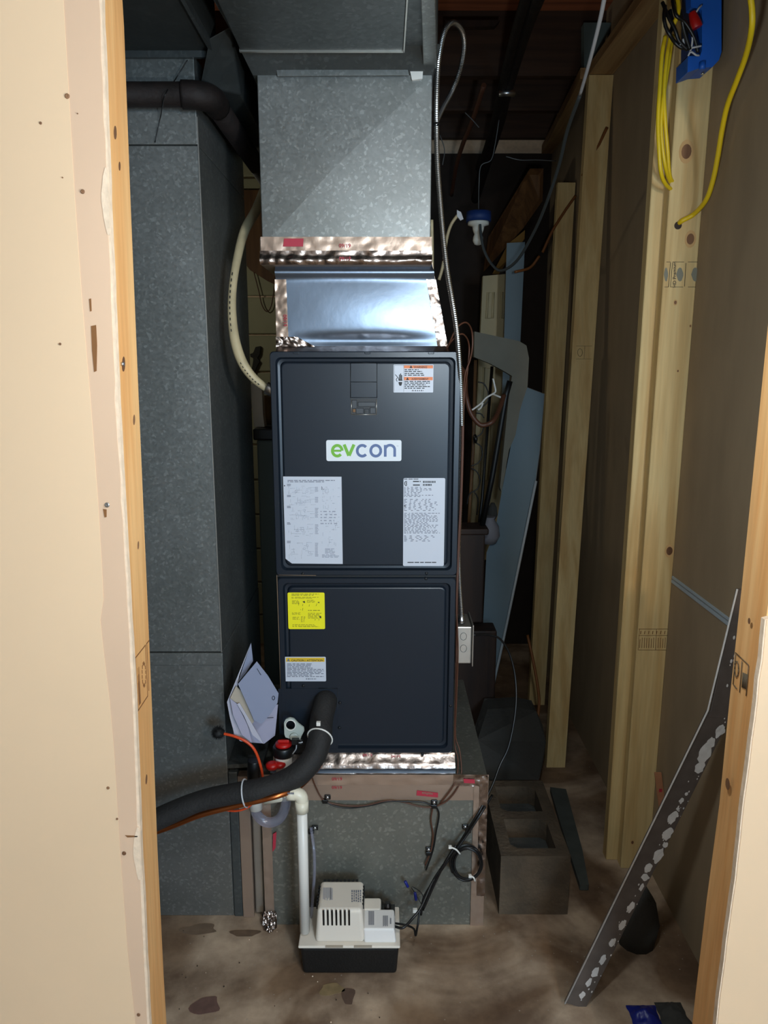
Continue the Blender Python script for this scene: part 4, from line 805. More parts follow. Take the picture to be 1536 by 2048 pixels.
# ------------------------------------------------------------------ wiring right of the furnace
def corrugated(pts, r, sub, mt, name, par=None, pitch=.0046):
    sp_ = smooth_path(pts, sub); L = [0]
    for a, b in zip(sp_, sp_[1:]): L.append(L[-1]+(b-a).length)
    n = int(L[-1]/(pitch/3)); out = []; j = 0
    for i in range(n+1):
        d = L[-1]*i/n
        while j < len(L)-2 and L[j+1] < d: j += 1
        t = (d-L[j])/max(1e-9, L[j+1]-L[j]); out.append(sp_[j].lerp(sp_[j+1], t))
    m = MB(); m.tube(out, lambda i: r*(1, 1.0, .82)[i % 3], 9, smooth=False); return obj(name, m, mt, par)
bx = thing('flexible_conduit', 'grey flexible metal conduit looping from the ceiling down to the furnace side', 'conduit')
corrugated(pp([(872, 245, 2.05), (886, 215, 2.1), (905, 180, 2.15), (920, 140, 2.15), (928, 95, 2.1), (924, 62, 2.05), (908, 45, 2.0), (893, 55, 1.97), (883, 85, 1.95), (876, 130, 1.93), (873, 200, 1.92), (873, 260, 1.90), (875, 330, 1.89), (880, 400, 1.88), (886, 470, 1.87), (894, 540, 1.86), (904, 600, 1.85), (912, 650, 1.85), (917, 700, 1.85), (921, 770, 1.86), (923, 850, 1.87)]), .0066, 8, 'flex_steel', 'conduit', bx)
tb = MB()
for (x, y) in ((873, 248), (891, 520)): 
    c = P(x, y, 1.89); tb.tube([c+Vector((.008*math.cos(a), .008*math.sin(a), 0)) for a in [2*PI*k/12 for k in range(12)]], .0016, 5, closed=True)
obj('cable_tie', tb, 'plastic_black', bx)
b2 = thing('lower_conduit', 'short flexible metal conduit entering the top of the steel junction box', 'conduit')
corrugated(pp([(922, 845, 1.90), (921, 930, 1.90), (920, 1020, 1.90), (917, 1100, 1.90), (919, 1170, 1.90), (922, 1215, 1.90), (923, 1240, 1.90)]), .0058, 8, 'flex_steel', 'conduit', b2)
m = MB(); a = P(923, 1243, 1.90); m.lathe(a, [(.010, -.004), (.010, .008), (.008, .010), (.008, .018)], seg=14); obj('connector', m, 'steel', b2)
jb = thing('junction_box', 'square steel junction box with round knockouts on the furnace side', 'junction box')
xa, xb = .193, .236; za, zb_ = P(930, 1326, 1.89).z, P(930, 1258, 1.89).z+.008
m = MB(); m.box(xa, xb, 1.885, 1.99, za, zb_); obj('box', m, 'galv_shiny', jb, bevel=.003)
m = MB(); m.box(xb+.0015, xb+.005, 1.878, 1.997, za-.006, zb_+.006); obj('cover', m, 'galv_shiny', jb, bevel=.002)
m = MB(); 
for y in (1273, 1297):
    c = P(927, y, 1.8845); m.tube([c+Vector((.0085*math.cos(a), 0, .0105*math.sin(a))) for a in [2*PI*k/20 for k in range(20)]], .0006, 5, closed=True)
obj('knockout', m, 'galvanised_dark', jb)
# thermostat wires down the right edge
def wires(name, label, cat, paths, r, mt, group=None):
    if len(paths) == 1:
        m = MB(); m.tube(smooth_path(pp(paths[0]), 7), r, 7); return tag(obj(name, m, mt), label, cat, group)
    t = thing(name, label, cat, group)
    for p in paths: m = MB(); m.tube(smooth_path(pp(p), 7), r, 7); obj('strand', m, mt, t)
    return t
wires('thermostat_cable', 'brown thermostat wires curling off the furnace top and down its right edge', 'wires',
      [[(888, 700, 1.90), (897, 690, 1.88), (905, 672, 1.86), (916, 653, 1.86), (932, 645, 1.88), (943, 660, 1.92), (945, 690, 1.93), (940, 720, 1.92), (930, 750, 1.91), (926, 800, 1.89), (924, 900, 1.89), (921, 1000, 1.89), (917, 1080, 1.885), (913, 1200, 1.875), (915, 1260, 1.872), (916, 1310, 1.872), (913, 1400, 1.88), (911, 1470, 1.89), (919, 1500, 1.88), (923, 1540, 1.85), (918, 1570, 1.835), (896, 1600, 1.832), (868, 1615, 1.832)],
       [(890, 702, 1.90), (905, 680, 1.87), (925, 668, 1.88), (938, 690, 1.93), (935, 740, 1.93), (928, 800, 1.90), (926, 900, 1.895), (923, 1000, 1.895), (918, 1100, 1.89), (914, 1210, 1.878), (912, 1350, 1.88), (909, 1480, 1.89), (916, 1520, 1.87), (910, 1565, 1.835), (880, 1608, 1.832)],
       [(868, 1615, 1.83), (840, 1613, 1.83), (800, 1603, 1.83), (770, 1602, 1.83), (730, 1611, 1.83), (690, 1611, 1.83), (650, 1602, 1.83), (632, 1575, 1.83), (620, 1540, 1.82), (616, 1510, 1.84)],
       [(866, 1612, 1.83), (862, 1640, 1.83), (866, 1670, 1.83), (862, 1700, 1.83), (850, 1730, 1.83)]], .0021, 'wire_brown')
wires('control_wire', 'thin black wire sagging across the front of the return box', 'wire',
      [[(652, 1604, 1.829), (670, 1612, 1.829), (700, 1616, 1.829), (740, 1611, 1.829), (775, 1603, 1.829), (810, 1603, 1.829), (845, 1604, 1.829), (866, 1612, 1.829)], [(872, 1612, 1.829), (878, 1630, 1.829), (872, 1665, 1.829), (866, 1700, 1.829), (852, 1740, 1.829)]], .0022, 'wire_black')
wires('power_cord', 'black power cord arcing from the junction box down to the coil', 'cord',
      [[(947, 1270, 1.93), (972, 1269, 1.96), (1000, 1278, 1.98), (1020, 1310, 1.99), (1031, 1360, 1.98), (1031, 1420, 1.95), (1018, 1490, 1.92), (1000, 1530, 1.90), (985, 1570, 1.87), (960, 1620, 1.83), (935, 1660, 1.82), (912, 1697, 1.81), (890, 1730, 1.80), (850, 1790, 1.79), (842, 1830, 1.78)]], .0032, 'wire_black')
cc = thing('cord_coil', 'coiled black cord with white ties hanging on the return box corner', 'cord')
m = MB(); rnd = random.Random(2)
for k in range(5):
    ox, oy, rx, ry = rnd.uniform(-2, 2), rnd.uniform(-2, 2), 29+rnd.uniform(-3, 3), 33+rnd.uniform(-3, 3)
    m.tube([P(933+ox+rx*math.cos(a), 1726+oy+ry*math.sin(a), 1.805+.004*k+.003*math.sin(a*2+k)) for a in [2*PI*i/36 for i in range(36)]], .0032, 7, closed=True)
m.tube(smooth_path(pp([(985, 1590, 1.86), (960, 1630, 1.82), (935, 1668, 1.81), (912, 1700, 1.80), (900, 1720, 1.80), (905, 1745, 1.80)]), 8), .0034, 7); m.tube(smooth_path(pp([(912, 1690, 1.80), (890, 1725, 1.79), (868, 1770, 1.79), (846, 1820, 1.78)]), 8), .0034, 7)
obj('loops', m, 'wire_black', cc)
for (a, b, c, d) in ((900, 1694, 920, 1708), (940, 1752, 950, 1762)):
    m = MB(); m.tube(smooth_path(pp([(a, b, 1.79), ((a+c)/2+2, (b+d)/2-2, 1.785), (c, d, 1.79)]), 5), .0024, 6); p = P(a, b, 1.788); m.box(p.x-.004, p.x+.004, p.y-.003, p.y+.003, p.z-.004, p.z+.004); obj('cable_tie', m, 'pvc_white', cc)
# thick cream cable left of the furnace
tc_ = thing('supply_cable', 'thick cream electrical cable bowing down into the furnace left side', 'cable')
cpth = smooth_path(pp([(535, 360, 2.20), (512, 420, 2.12), (490, 460, 2.05), (476, 510, 2.0), (466, 570, 1.97), (464, 625, 1.95), (470, 680, 1.93), (485, 725, 1.92), (508, 757, 1.92), (538, 780, 1.92)]), 10)
m = MB(); m.tube(cpth, lambda i: .0115+.0012*math.sin(i*.12), 16); obj('sheath', m, 'cable_cream', tc_)
m = MB()
for i in list(range(36, 58, 2))+list(range(70, 86, 2)):
    a = cpth[i]+Vector((-.003, -.0118, 0)); m.tube([a, a+(cpth[i+1]-cpth[i])*.9], .0013, 5)
obj('cable_print', m, 'ink_black', tc_)
m = MB(); a = P(537, 778, 1.92); m.tube([a+Vector((-.006, 0, .003)), a+Vector((.012, 0, -.004))], .0165, 16); obj('clamp', m, 'steel', tc_, bevel=.002)
# wire hanging in the gap, grey bracket, pot, cabinet
wires('hanging_wire', 'thin wire loop hanging in front of the pale block wall', 'wire', [[(508, 545, 3.97), (517, 580, 3.97), (524, 610, 3.97), (534, 623, 3.97), (543, 610, 3.97), (549, 570, 3.97), (551, 540, 3.97)]], .0028, 'wire_brown')
m = MB(); m.prism([P(a, b, 3.975) for a, b in ((470, 380), (575, 380), (575, 575), (557, 572), (535, 562), (500, 540), (484, 520))], (0, .02, 0)); tag(obj('plywood_patch', m, 'old_wood'), 'brown board covering the top of the pale block wall', 'board')
m = MB(); pts = [(521, 692), (511, 694), (506, 706), (500, 708), (501, 714), (507, 716), (504, 735), (500, 748), (505, 760), (511, 738), (516, 728), (519, 722), (514, 716), (519, 708)]
m.prism([P(a, b, 3.97) for a, b in pts], (0, .03, 0)); tag(obj('wall_bracket', m, 'rag_grey', bevel=.003), 'small rough grey bracket hanging below the wire loop', 'bracket')
zt0 = P(513, 880, 2.55).z+.041; m = MB(); m.prism([P(500, 768, 2.6), P(523, 768, 2.6), P(526, 830, 2.6), Vector((P(529, 852, 2.6).x, 2.6, zt0)), Vector((P(508, 855, 2.6).x, 2.6, zt0))], (0, .05, 0)); tag(obj('white_carton', m, 'pvc_white'), 'narrow white carton standing in the gap left of the furnace', 'carton')
mc = thing('metal_cabinet', 'slate-grey metal cabinet standing in the gap behind the furnace', 'cabinet')
a = P(513, 880, 2.55); m = MB(); m.box(a.x, a.x+.45, 2.55, 3.2, 0, a.z); obj('body', m, 'slate_paint', mc, bevel=.006); m = MB(); m.box(a.x-.01, a.x+.46, 2.54, 3.22, a.z, a.z+.04); obj('top', m, 'cabinet_dark', mc, bevel=.005)
p = P(545, 845, 2.72); q = P(545, 792, 2.72); p.z = zt0+.04; hh = q.z-p.z; m = MB(); m.lathe((p.x, 2.72, p.z-.04), [(.035, 0), (.04, .04), (.058, .04+hh*.95), (.064, .04+hh), (.05, .04+hh), (.045, .06)], seg=24); tag(obj('plant_pot', m, 'pot_brown'), 'brown plastic pot on the grey cabinet behind the furnace', 'pot')
# ------------------------------------------------------------------ electrical box, yellow cables
eb = thing('switch_box', 'open bright blue electrical box nailed to the front stud', 'electrical box')
def hx(x0, x1, y0, y1, Y, d, name, mt, bev=.002, pr_=None):
    m = MB(); m.prism([P(x0, y1, Y), P(x1, y1, Y), P(x1, y0, Y), P(x0, y0, Y)], (0, d, 0)); return obj(name, m, mt, pr_ or eb, bevel=bev)
m = MB(); m.prism([P(a, b, 2.0) for a, b in ((1404, -60), (1443, -60), (1443, 104), (1438, 120), (1425, 134), (1400, 136), (1375, 145), (1376, 112), (1400, 112), (1404, 100))], (0, .074, 0)); obj('side', m, 'plastic_blue', eb, bevel=.002)
m = MB(); m.prism([P(a, b, 2.03) for a, b in ((1379, -60), (1406, -60), (1406, 112), (1376, 112))], (0, .045, 0)); mat('blue_dark', (16, 48, 104), .6); obj('back', m, 'blue_dark', eb)
m = MB(); m.prism([P(a, b, 2.0) for a, b in ((1380, -60), (1404, -60), (1404, 20), (1382, 14))], (0, .03, 0)); obj('lip', m, 'plastic_blue', eb)
m = MB(); a = P(1404, 140, 1.995); m.tube([a+Vector((0, 0, .018)), a], .0075, 12); obj('screw_boss', m, 'plastic_blue', eb); m = MB(); a = P(1405, 149, 1.99); m.tube([a+Vector((0, 0, .004)), a], .004, 10); obj('screw', m, 'steel', eb)
m = MB(); m.prism([P(a, b, 2.055) for a, b in ((1442, -60), (1457, -60), (1456, 90), (1447, 112), (1440, 118))], (0, .02, 0)); obj('bracket', m, 'dark_wood', eb)
wn = thing('wire_nut', 'red wire connector inside the blue electrical box', 'wire connector')
m = MB(); a = P(1394, 56, 1.985); b = P(1384, 24, 1.985); m.tube([a, a.lerp(b, .3), b], lambda i: (.0135, .013, .0085)[i], 14); obj('cap', m, 'plastic_red', wn, bevel=.001)
wires('box_wires', 'bare and white wires bunched inside the blue electrical box', 'wires', [[(1383, 60, 1.98), (1385, 75, 1.98), (1383, 95, 1.985), (1378, 108, 1.99)], [(1392, 25, 1.98), (1398, 16, 1.98), (1403, 11, 1.99)], [(1383, 96, 1.98), (1392, 94, 1.975), (1402, 92, 1.98)], [(1376, 112, 1.985), (1382, 104, 1.98), (1392, 110, 1.98), (1398, 111, 1.985)], [(1366, 78, 1.98), (1368, 92, 1.98), (1360, 88, 1.975)]], .0022, 'cable_white')
wires('dark_wires', 'tangle of black wires between yellow cable and blue box', 'wires', [[(1330, 12, 1.98), (1328, 35, 1.97), (1332, 55, 1.97), (1340, 70, 1.97), (1350, 85, 1.98), (1365, 96, 1.98), (1378, 90, 1.99)], [(1325, 5, 1.99), (1335, 30, 1.975), (1350, 60, 1.97), (1358, 82, 1.975), (1375, 100, 1.98)], [(1350, -10, 1.99), (1362, 30, 1.975), (1368, 60, 1.98), (1380, 100, 1.985)], [(1345, 0, 1.98), (1352, 30, 1.97), (1370, 45, 1.975), (1388, 75, 1.98), (1396, 105, 1.985)], [(1340, 20, 1.985), (1345, 50, 1.98), (1338, 66, 1.975), (1330, 50, 1.975)]], .0045, 'wire_black')
def ribbon(name, paths, label, r=.0052, el=1.35, mt='wire_yellow'):
    if len(paths) == 1:
        m = MB(); m.tube(smooth_path(pp(paths[0]), 8), r, 10); return tag(obj(name, m, mt), label, 'cable')
    t = thing(name, label, 'cable')
    for p in paths: m = MB(); m.tube(smooth_path(pp(p), 8), r, 10); obj('strand', m, mt, t)
    return t
ribbon('yellow_cable', [[(1350, -20, 1.99), (1357, 8, 1.98), (1356, 28, 1.975), (1347, 50, 1.98)], [(1331, 72, 2.03), (1324, 110, 2.03), (1320, 170, 2.03), (1316, 240, 2.03), (1318, 300, 2.03), (1322, 345, 2.04), (1331, 368, 2.06), (1345, 380, 2.09), (1362, 384, 2.10)], [(1341, 74, 2.04), (1334, 115, 2.04), (1328, 180, 2.04), (1330, 240, 2.04), (1335, 300, 2.05), (1339, 350, 2.07), (1348, 366, 2.09), (1362, 372, 2.10)], [(1345, 70, 2.05), (1338, 120, 2.05), (1326, 200, 2.04), (1322, 260, 2.04), (1330, 330, 2.05), (1343, 368, 2.09), (1362, 376, 2.10)]], 'bundle of yellow cables looping behind the front stud below the wire tangle')
ribbon('yellow_cable', [[(1498, -30, 1.66), (1504, 20, 1.68), (1503, 60, 1.70), (1492, 110, 1.76), (1474, 160, 1.82), (1455, 210, 1.88), (1444, 260, 1.92), (1436, 310, 1.95), (1426, 360, 1.98), (1412, 400, 2.01), (1388, 428, 2.06), (1365, 441, 2.07), (1355, 449, 2.09)]], 'single yellow cable curving down into a drilled hole in the front stud', .0062)
m = MB(); m.lathe(P(1356, 451, 2.0795), [(.010, 0), (.010, -.0006)], axis=(0, 1, 0), seg=16); obj('drilled_hole', m, 'dark_wood', sA)
wires('orange_cable', 'brown-orange cable running diagonally through the deep studs', 'cable', [[(1214, 255, 2.955), (1190, 305, 2.955), (1165, 352, 2.955)], [(1151, 392, 3.42), (1130, 422, 3.42), (1105, 462, 3.42), (1085, 505, 3.43)], [(1079, 512, 3.43), (1060, 535, 3.43), (1030, 544, 3.40)]], .006, 'wire_orange')
wires('orange_cable', 'short brown-orange cable end hanging low before the deep stud', 'cable', [[(1055, 1270, 2.9), (1066, 1320, 2.85), (1075, 1370, 2.8), (1078, 1410, 2.75), (1070, 1470, 2.7)]], .006, 'wire_orange')
wc = thing('hanging_cable', 'long white-to-black cable sagging from the ceiling to the light bulb', 'cable')
m = MB(); m.tube(smooth_path(pp([(1212, -20, 1.85), (1200, 40, 1.9), (1180, 120, 2.0), (1160, 190, 2.15)]), 8), lambda i: .0055-.00005*i, 8); obj('white_sheath', m, 'cable_white', wc)
m = MB(); m.tube(smooth_path(pp([(1160, 190, 2.15), (1135, 260, 2.3), (1118, 330, 2.45), (1095, 400, 2.6), (1070, 460, 2.75), (1035, 520, 2.9), (1003, 541, 3.0), (983, 528, 3.05), (968, 500, 3.08), (962, 470, 3.1), (960, 448, 3.12)]), 8), .0055, 8); obj('black_sheath', m, 'cable_dark', wc)
lb = thing('light_fixture', 'unlit white bulb in a porcelain holder on a blue ceiling box', 'light fixture')
c = P(957, 436, 3.15)
def bw_(x, y): return P(x, y, 3.15)
m = MB(); a, b = bw_(957, 444), bw_(957, 424); m.lathe(a, [(.050, 0), (.050, (b-a).length)], seg=20); obj('ceiling_box', m, 'blue_dark', lb)
m = MB(); z = lambda y: bw_(957, y).z; m.lathe((c.x, 3.15, 0), [(.016, z(468)), (.022, z(460)), (.024, z(453)), (.042, z(450)), (.042, z(443))], seg=22); obj('holder', m, 'lamp_white', lb)
m = MB(); m.lathe((c.x, 3.15, 0), [(.004, z(491)), (.014, z(489)), (.021, z(482)), (.020, z(475)), (.014, z(467)), (.014, z(464))], seg=20); obj('bulb', m, 'lamp_white', lb)
# ceiling pipes and cables
def pipe(name, label, pts, r, mt): m = MB(); m.tube(smooth_path(pp(pts), 6), r, 10); return tag(obj(name, m, mt), label, 'pipe')
pipe('ceiling_pipe', 'dark pipe pair under the joists, thickest run in the middle', [(1085, -30, 2.3), (1050, 60, 2.6), (1015, 175, 3.0), (1000, 240, 3.3), (975, 320, 3.7), (950, 400, 4.0)], .022, 'iron_black')
m = MB(); m.tube(smooth_path(pp([(1060, -30, 2.3), (1030, 70, 2.6), (1003, 180, 3.0), (985, 260, 3.4), (960, 340, 3.8)]), 6), .016, 10); tag(obj('ceiling_pipe', m, 'iron_black'), 'thinner dark pipe running beside the thick ceiling pipe', 'pipe')
m = MB(); a = P(1014, 186, 2.98); m.tube([a+Vector((-.03, 0, 0)), a+Vector((.03, 0, 0))], .012, 10); tag(obj('pipe_strap', m, 'steel'), 'small shiny metal strap on the dark ceiling pipes', 'strap')
pipe('copper_pipe', 'brown copper pipe crossing under the ceiling above the bulb', [(968, 170, 2.9), (945, 240, 3.1), (925, 290, 3.3), (912, 335, 3.5), (903, 390, 3.8)], .009, 'wire_brown')
wires('ceiling_wire', 'thin grey wires draped under the joists near the copper pipe', 'wires', [[(998, 240, 3.0), (990, 290, 3.0), (982, 320, 3.0), (962, 332, 3.0), (958, 370, 3.0), (957, 420, 3.1)], [(1012, 313, 3.0), (1040, 320, 3.0), (1075, 320, 3.05), (1112, 322, 3.1)], [(930, 225, 3.0), (945, 240, 3.0), (958, 255, 3.0)], [(880, 270, 3.0), (889, 300, 3.0), (885, 330, 3.0)]], .0018, 'wire_dull')
wires('cream_wire', 'cream cable rising behind the conduit to a taped end', 'cable', [[(878, 560, 2.7), (886, 530, 2.7), (893, 480, 2.7), (902, 450, 2.7), (917, 428, 2.7)], [(864, 560, 2.3), (864, 500, 2.3), (863, 440, 2.3)]], .0055, 'cable_cream')
m = MB(); m.prism([P(a, b, 2.69) for a, b in ((914, 420), (922, 424), (927, 438), (921, 441), (914, 432))], (0, .008, 0)); tag(obj('cable_end', m, 'cable_white'), 'torn pale tape on the end of the cream cable', 'tape')
# ------------------------------------------------------------------ clutter deep on the right
def slab(name, label, cat, pts, mt, d=(0, .02, 0), side=None, parent=None, bevel=0):
    m = MB(); m.prism([P(*q) for q in pts], d, 0, 1 if side else None); o = obj(name, m, [mt, side] if side else mt, parent, bevel=bevel)
    if label: tag(o, label, cat)
    return o
ds = thing('door_slab', 'cream panelled door leaning upright behind the grey foam corner', 'door')
slab('slab', None, None, [(966, 552, 3.6), (1012, 548, 3.6), (1012, 1120, 3.6), (936, 1120, 3.6), (945, 1000, 3.6), (962, 640, 3.6)], 'door_paint', (0, .035, 0), parent=ds)
for pts in (((976, 585), (987, 585), (985, 636), (973, 637)), ((1004, 584), (1011, 584), (1011, 636), (1002, 637)), ((968, 735), (985, 738), (975, 960), (958, 960))):
    m = MB(); m.tube([P(a, b, 3.598) for a, b in pts], .006, 6, closed=True); obj('panel_moulding', m, 'door_paint', ds)
slab('tall_wallboard', 'tall narrow blue-grey wallboard offcut standing beside the cream door', 'board', [(1014, 486, 3.45), (1050, 484, 3.45), (1040, 700, 3.45), (1036, 850, 3.45), (1002, 850, 3.45), (1009, 660, 3.45)], 'sheet_blue', (0, .012, 0), 'sheet_edge')
slab('leaning_wallboard', 'large blue-grey wallboard sheet leaning with its white edge towards the studs', 'board', [(1046, 772, 3.100), (1088, 788, 3.093), (1079, 900, 3.047), (1070, 967, 3.019), (1036, 1134, 2.950), (1006, 1278, 2.891), (979, 1400, 2.840), (958, 1400, 2.840), (966, 1250, 2.902), (973, 1105, 2.962), (990, 1064, 2.979), (1003, 985, 3.012), (1020, 900, 3.047)], 'sheet_blue', (.006, .014, 0), 'sheet_edge')
m = MB(); m.tube(pp([(1072, 962, 3.015), (1037, 1134, 2.945), (1007, 1278, 2.885), (980, 1400, 2.835)]), .006, 6); obj('sheet_rim', m, 'sheet_edge', bpy.data.objects['leaning_wallboard'])
slab('foam_corner', 'L-shaped grey foam packing corner hung in front of the cream door', 'packing', [(949, 663, 2.9), (1038, 682, 2.9), (1053, 691, 2.9), (1058, 716, 2.9), (1055, 774, 2.9), (1046, 800, 2.9), (1040, 820, 2.9), (1031, 870, 2.9), (1018, 900, 2.9), (1003, 985, 2.9), (1000, 975, 2.9), (1008, 890, 2.9), (1017, 798, 2.9), (1024, 752, 2.9), (1006, 741, 2.9), (980, 727, 2.9), (948, 714, 2.9)], 'grey_foam', (0, .05, 0), bevel=.004)
def stick(name, label, cat, pts, r, mt, seg=8): m = MB(); m.tube(pp(pts), r, seg); return tag(obj(name, m, mt), label, cat)
stick('black_pole', 'slim black pole, the left of two leaning before the door', 'pole', [(984, 733, 3.1), (964, 1000, 3.05), (954, 1085, 3.0)], .0065, 'pole_black')
stick('black_pole', 'thicker black pole slanting up to the foam corner', 'pole', [(1020, 762, 2.85), (1012, 790, 2.85), (985, 950, 2.85), (958, 1085, 2.85)], .011, 'pole_black')
stick('wooden_lath', 'thin upright brown lath just right of the furnace edge', 'lath', [(951, 720, 3.0), (946, 900, 3.0), (940, 1000, 3.0), (936, 1070, 3.0)], .008, 'old_wood', 4)
stick('wooden_wedge', 'narrow yellow-brown wooden wedge beside the thick black pole', 'wedge', [(1013, 812, 3.05), (1007, 850, 3.05), (1001, 880, 3.05)], .014, 'gap_paper', 4)
wires('curved_hose', 'brown hose hanging in a deep curve right of the furnace', 'hose', [[(878, 700, 2.42), (926, 742, 2.55), (932, 790, 2.6), (941, 825, 2.6), (957, 847, 2.6), (970, 850, 2.6), (986, 842, 2.6), (998, 820, 2.65), (1008, 790, 2.7)]], .0085, 'wire_brown')
wires('spiral_wire', 'black spiral wire hanger with open loops before the door', 'wire', [[(956, 764, 2.95), (968, 768, 2.95), (976, 785, 2.95), (974, 805, 2.95), (955, 820, 2.95)], [(952, 826, 2.95), (962, 828, 2.95), (968, 836, 2.95)], [(968, 855, 2.95), (962, 868, 2.95), (948, 876, 2.95)], [(950, 884, 2.95), (962, 894, 2.95), (964, 912, 2.95), (956, 926, 2.95), (942, 932, 2.95)], [(942, 936, 2.95), (954, 944, 2.95), (960, 960, 2.95), (956, 976, 2.95), (946, 984, 2.95)], [(934, 1010, 2.95), (938, 990, 2.95), (948, 984, 2.95), (956, 1000, 2.95), (954, 1030, 2.95)]], .0026, 'wire_black')
wires('broken_hanger', 'white broken plastic hanger piece caught between the black poles', 'hanger', [[(986, 757, 2.8), (989, 770, 2.8), (991, 783, 2.8), (985, 788, 2.8), (972, 796, 2.8), (963, 806, 2.8), (950, 816, 2.8), (944, 820, 2.8)], [(985, 788, 2.8), (995, 792, 2.8), (1002, 795, 2.8)], [(966, 806, 2.8), (962, 815, 2.8), (956, 820, 2.8)]], .0036, 'pvc_white')
m = MB(); p = P(946, 878, 2.9); m.lathe(p, [(.004, 0), (.016, .004), (.02, .012), (.004, .018)], axis=(1, 0, .1), seg=12); tag(obj('black_hook', m, 'plastic_black'), 'small black hook on the spiral wire', 'hook')
ch = thing('old_chest', 'dark brown wooden chest behind the junction box', 'chest')
a = P(920, 1080, 2.75); b = P(974, 1080, 2.75); m = MB(); m.box(a.x-.12, b.x, 2.80, 2.90, P(940, 1255, 2.75).z, a.z+.01); obj('upper_body', m, 'dark_wood', ch, bevel=.006)
m = MB(); m.box(a.x-.14, b.x+.012, 2.785, 2.91, a.z+.01, a.z+.035); obj('top', m, 'dark_wood', ch, bevel=.006)
m = MB(); m.box(a.x-.12, P(993, 1300, 2.74).x, 2.74, 2.84, 0, P(940, 1262, 2.74).z); obj('lower_body', m, 'dark_wood', ch, bevel=.006)
m = MB(); p = P(978, 1062, 2.95); m.lathe((p.x, p.y, p.z-.05), [(.03, 0), (.045, .03), (.04, .07), (.02, .10), (.025, .11)], seg=16); tag(obj('white_bag', m, 'bag_grey'), 'small pale bag on top of the dark chest', 'bag')
m = MB(); p = P(985, 1020, 3.0); m.lathe((p.x, p.y, p.z-.04), [(.012, 0), (.022, .02), (.018, .05), (.008, .07)], seg=10); tag(obj('rag_ball', m, 'rag_grey'), 'small dark rag ball beside the leaning wallboard', 'rag')
slab('floor_batten', 'short pale batten lying across behind the rounded stone', 'batten', [(950, 1402, 3.0), (1058, 1404, 3.0), (1058, 1413, 3.0), (950, 1411, 3.0)], 'old_wood', (0, .04, 0))
slab('rounded_stone', 'large dark rounded slab standing behind the cinder block', 'slab', [(975, 1418, 2.63), (1040, 1415, 2.63), (1072, 1422, 2.60), (1085, 1450, 2.58), (1092, 1485, 2.53), (1085, 1530, 2.43), (1078, 1560, 2.38), (960, 1560, 2.38), (955, 1480, 2.48)], 'rag_grey', (.0, .09, 0), bevel=.02)
m = MB(); c1 = [PZ(1100, 1574, .02), PZ(1132, 1578, .02), PZ(1165, 1700, .02), PZ(1178, 1770, .02), PZ(1160, 1770, .02), PZ(1122, 1650, .02)]; m.prism(c1, (0, 0, -.018)); tag(obj('floor_board', m, 'beam_grey', bevel=.004), 'narrow grey board lying on the floor beside the cinder block', 'board')
# cinder block with two cores
cb = thing('cinder_block', 'rough grey cinder block with two open cores on the floor', 'block')
x0, x1, y0, y1, zt_ = .335, .535, 1.88, 2.27, .192
cx0, cx1 = x0+.035, x1-.035; cores = ((y0+.035, y0+.175), (y0+.215, y0+.355))
m = MB()
for (a, b, c, d) in ((x0, cx0, y0, y1), (cx1, x1, y0, y1), (cx0, cx1, y0, cores[0][0]), (cx0, cx1, cores[0][1], cores[1][0]), (cx0, cx1, cores[1][1], y1)): m.box(a, b, c, d, 0.001, zt_)
body = obj('body', m, 'block_concrete', cb)
for (c, d) in cores:
    m = MB(); m.box(cx0, cx1, c, d, .12, .128); obj('core_fill', m, 'block_core', cb)
    m = MB(); m.prism([(cx0, c, zt_-.001), (cx0+.02, c, zt_-.001), (cx0, c+.02, zt_-.001)], (0, 0, -.06)); obj('corner_web', m, 'block_concrete', cb); m = MB(); m.prism([(cx1, d, zt_-.001), (cx1-.02, d, zt_-.001), (cx1, d-.02, zt_-.001)], (0, 0, -.06)); obj('corner_web', m, 'block_concrete', cb)
cb.rotation_euler = (0, 0, 0)
# flattened black strip leaning in the corner
ls = thing('leaning_strip', 'long black metal strip with flaking white paint leaning in the right corner', 'strip')
Bt = PZ(1150, 2012, .002); Kk = P(1438, 1428, 1.53); Tt = P(1492, 1180, 1.54)
def band(a, b, wv, t): m = MB(); w_ = Vector(wv); q = Vector(t); m.hexa([a-w_, a+w_, a+w_+q, a-w_+q, b-w_, b+w_, b+w_+q, b-w_+q]); return m
ax = (Kk-Bt).normalized(); wv = ax.cross(Vector((0, 1, 0))).normalized()*.028; wv = wv if wv.x > 0 else -wv
obj('lower_length', band(Bt, Kk, wv, (0, .006, 0)), 'strip_face', ls, bevel=.001, seg=1)
ax2 = (Tt-Kk).normalized(); wv2 = ax2.cross(Vector((0, 1, 0))).normalized()*.02; wv2 = wv2 if wv2.x > 0 else -wv2
obj('upper_length', band(Kk-ax2*.01, Tt, wv2, (0, .006, 0)), 'strip_face', ls, bevel=.001, seg=1)
m = MB(); m.tube([Bt-wv+Vector((0, -.002, 0)), Kk-wv+Vector((0, -.002, 0)), Tt-wv2+Vector((0, -.002, 0))], .0022, 6); obj('bright_edge', m, 'flake_white', ls)
rnd = random.Random(21); m = MB()
def onstrip(x, y):
    p = P(x, y, 1.55); t = max(0, min(1, (p-Bt).dot(ax)/(Kk-Bt).length)); return P(x, y, Bt.y+(Kk.y-Bt.y)*t-.0008)
